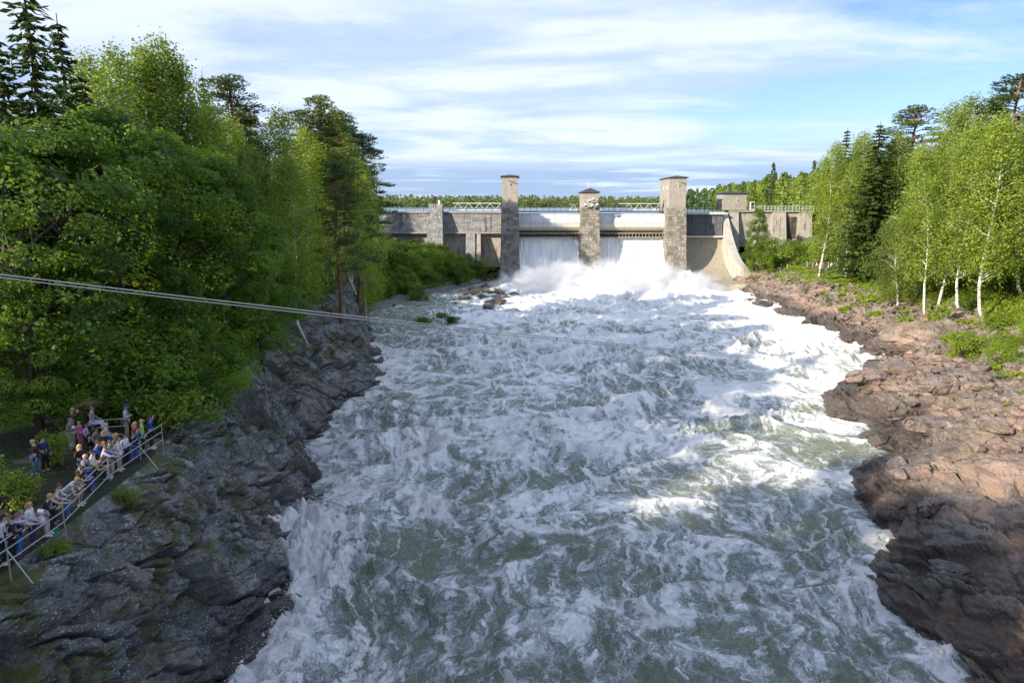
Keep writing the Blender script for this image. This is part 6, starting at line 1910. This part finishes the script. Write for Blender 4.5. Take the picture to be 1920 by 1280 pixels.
# white bag and papers held over the rail
p = atZ(77, 974, PZ + .85); o = MB(); o.tube([(0, 0, -.22), (0, 0, -.12), (0, 0, .05), (0, 0, .16)], [.06, .13, .12, .04], 8)
put_props(o.build('shopping_bag', cloth(WHT), smooth=True, loc=(p[0], p[1], PZ + .85)), 'crumpled white bag held by the person in the grey hooded shirt', 'bag')
for px, py, hz, lab in [(76, 957, 1.25, 'white leaflet in the outstretched hands of the man in lilac'), (136, 800, 1.25, 'white paper in the hands of the person in the grey coat')]:
    p = atZ(px, py, PZ + hz + (.3 if px > 100 else 0)); o = MB(); o.box((0, 0, 0), (.2, .15, .012))
    ob = o.build('leaflet', M['white_paint'], loc=tuple(p)); ob.rotation_euler = (.5, .3, .4); put_props(ob, lab, 'paper')
# people on the sunlit path in the left clearing and on the spur
for x, y, lab, kw in [(-53.0, 84.0, 'person in white shirt in the sunlit clearing, left one of the trio', dict(top=WHT, leg=BLK)), (-50.8, 84.4, 'person in dark red in the sunlit clearing', dict(top=RED, leg=NAVY, pose='walk')), (-46.4, 86.6, 'person in white top right of the clearing by the tree trunk', dict(top=WHT, leg=NAVY)),
                      (-59.0, 86.0, 'person in black at the left end of the clearing', dict(top=BLK, leg=BLK, pose='walk')), (-36.4, 108.6, 'person in white on the rock spur between birch trunks', dict(top=WHT, leg=GRY)), (-34.2, 109.2, 'person in pale blue on the rock spur', dict(top=(.4, .5, .6), leg=NAVY)), (-38.5, 107.8, 'person in dark clothes on the rock spur', dict(top=BLK, leg=JEAN))]:
    person(x, y, ground(x, y) + .1, -1.4, lab, **kw)
# path and people on the right bank
def right_path():
    pts = [(70, 190), (72.5, 183), (74.5, 176), (75.8, 170), (76.4, 163), (79, 154), (84, 146)]
    V = []; F = []
    for i, (x, y) in enumerate(pts):
        for dx in (-1.5, -.5, .5, 1.5): V.append((x + dx, y, ground(x + dx, y) + .12 - .1 * (abs(dx) > 1)))
        if i: k = 4 * i; F += [[k - 4 + j, k - 3 + j, k + 1 + j, k + j] for j in range(3)]
    put_props(add_obj('path', mesh_np('path', V, F, [M['path']], True)), kind='structure')
right_path()
rp = random.Random(8)
COLS = [('white', WHT), ('black', BLK), ('blue', BLU), ('red', RED), ('beige', BEI), ('grey', GRY), ('pink', PNK), ('pale blue', (.4, .5, .65))]
spots = [(1468, 462), (1478, 480), (1514, 492), (1519, 497), (1524, 499), (1531, 500), (1537, 496), (1543, 503), (1548, 505), (1553, 504), (1558, 507), (1563, 508), (1572, 512), (1583, 514)]
for i, (px, py) in enumerate(spots):
    z = 9.0 + .8; p = atY(px, py, 176 - i * .9); g_ = ground(p[0], p[1]); nm, c = COLS[(i * 3 + 1) % 8]; nm2, c2 = COLS[(i * 5 + 2) % 8]
    person(p[0], p[1], g_, rp.uniform(.8, 2.2), f'distant person in {nm} top, ' + ['first on the left of', 'second on the left of', 'third from the left of', 'fourth from the left of', 'fifth from the left of', 'sixth from the left of', 'seventh from the left of', 'eighth from the left of', 'ninth from the left of', 'tenth from the left of', 'eleventh from the left of', 'third from the right of', 'second from the right of', 'last on the right of'][i] + ' the right path', pose=rp.choice(['stand', 'walk', 'hold']), top=c, leg=c2, hair=rp.choice([BLO, BRO, DRK]), group='people on the right bank path')
for x, y, lab in [(86.5, 101.5, 'person in dark jacket in the shade under the trees at the right edge'), (88.0, 102.5, 'person in pinkish shirt beside the dark jacket at the right edge')]:
    person(x, y, ground(x, y), 1.4, lab, top=BLK if 'dark' in lab else (.4, .25, .25), leg=NAVY)

# lamp posts on the right bank
def lamp(px, base_py, Y, h_, label, kind=0):
    p = atY(px, base_py, Y); g_ = ground(p[0], Y) - .1
    t_ = thing('lamp_post', label, 'lamp post', (p[0], Y, g_))
    mb = MB(); mb.tube([(0, 0, 0), (0, 0, h_)], [.10, .06], 7); mb.build('pole', M['white_paint' if kind else 'galv'], t_)
    if kind: 
        mb = MB(); mb.box((.3, 0, h_ + .1), (1.9, .7, .25), taper=.8); mb.build('lamp_head', M['white_paint'], t_)
    else:
        mb = MB(); mb.tube([(0, 0, h_), (0, 0, h_ + .25), (0, 0, h_ + .5)], [.16, .34, .12], 8); mb.build('lamp_head', M['white_paint'], t_)
lamp(1568, 510, 166, 5.6, 'white lamp post with flat double head by the people on the right path', 1)
lamp(1463, 480, 186, 6.0, 'grey lamp post with round head below the right wing wall')
lamp(1588, 520, 160, 4.2, 'dark lamp post with small round head right of the flat-headed one')
# dead branches and a fallen trunk near the left railing
mb = MB(); p = [-24.5, 33.5, 13.6]
mb.tube([(-25.5, 34, 15.2), (-23.8, 33.6, 14.3), (-22.0, 33.0, 13.3)], [.10, .08, .06], 6)
put_props(mb.build('fallen_trunk', M['bark_dark'], smooth=True), 'slanting dead trunk behind the crowd left of the grey coat', 'log')
rs = np.random.RandomState(5); mb = MB(); b0 = atY(150, 610, 44)
for i in range(26):
    a = b0 + rs.normal(size=3) * .3; d = np.array([rs.uniform(.3, 1.6), rs.normal() * .4, -rs.uniform(.2, 1.5)])
    mb.tube([a, a + d * .5 + rs.normal(size=3) * .12, a + d], [.03, .018, .006], 4, caps=False)
put_props(mb.build('dead_branches', M['dead_wood']), 'pale bare dead twigs hanging in front of the dark left wood', 'branch')

# ------------------------------------------------------------------ spray
def spray_volume(name, lo, hi, dens, label, scale, thr, soft=0.9, slant=0.0):
    lo = np.array(lo, float); hi = np.array(hi, float); c = (lo + hi) / 2; s = hi - lo
    mb = MB(); mb.box((0, 0, 0), s)
    m = bpy.data.materials.new(name); m.use_nodes = True; t = NT(m.node_tree); t.n.clear()
    out = t.node('ShaderNodeOutputMaterial'); tc_ = t.node('ShaderNodeTexCoord').outputs['Object']
    sp_ = t.node('ShaderNodeSeparateXYZ', ins={0: tc_})
    n = t.noise(tc_, scale, 8, 0.68, 0.7)
    u = t.math('DIVIDE', sp_.outputs[0], s[0] / 2); v = t.math('DIVIDE', sp_.outputs[1], s[1] / 2); w_ = t.math('DIVIDE', t.math('ADD', sp_.outputs[2], s[2] / 2), s[2])
    r2 = t.math('ADD', t.math('POWER', t.math('ABSOLUTE', u), 4.0), t.math('MULTIPLY', v, v))
    r2 = t.math('ADD', r2, t.math('POWER', w_, 1.3))
    f = t.math('SUBTRACT', t.math('ADD', n, 0.0), t.math('MULTIPLY', r2, 0.34))
    d = t.math('MULTIPLY', t.smooth(f, thr, thr + 0.30), dens)
    vol = t.node('ShaderNodeVolumePrincipled', ins={'Color': (0.97, 0.98, 1.0), 'Density': d, 'Anisotropy': 0.2})
    t.l.new(vol.outputs[0], out.inputs['Volume'])
    o = add_obj(name, mb.mesh(name, [m]), None, tuple(c)); return put_props(o, label, 'spray', kind='stuff')
spray_volume('spray_cloud', (-8, 166, 2.5), (57, 192.8, 12.3), 1.1, 'white cloud of spray boiling up below the falling water', 0.22, 0.20)
# flying drops
rs = np.random.RandomState(12)
X, Y, Z, Fm = RIVDATA
m_ = (Y > 30) & (Y < 110) & (X > lw(Y) + .2) & (X < rw(Y) - .2)
ix = np.where(m_)[0]; w_ = np.clip(Fm[ix] - .55, 0, 1) ** 2 * np.exp(-Y[ix] / 60); w_ /= w_.sum()
pick = rs.choice(ix, 6500, p=w_)
C = np.stack([X[pick], Y[pick], Z[pick] + rs.exponential(.18, 6500)], 1) + rs.normal(size=(6500, 3)) * .12
n2 = 5000; yy = rs.uniform(31, 51, n2); xx = lw(yy) + 1.6 + rs.exponential(1.0, n2) + .5 * fbm2(yy, yy * 0, 3, 5)
C = np.concatenate([C, np.stack([xx, yy, zwater(yy) + .3 + rs.exponential(.35, n2)], 1)])
tet = np.array([[1, 1, 1], [-1, -1, 1], [-1, 1, -1], [1, -1, -1]]) * .5
n = len(C); V = (C[:, None, :] + tet[None] * (rs.uniform(.012, .038, n)[:, None, None])).reshape(-1, 3)
F = (np.arange(n)[:, None, None] * 4 + np.array([[0, 1, 2], [0, 3, 1], [0, 2, 3], [1, 3, 2]])[None]).reshape(-1, 3)
put_props(add_obj('water_drops', mesh_np('water_drops', V, F, [M['drop']] if 'drop' in M else [pmat('drop', (.85, .87, .88), rough=.3)], False)), 'white drops thrown up from the rapids', 'spray', kind='stuff')
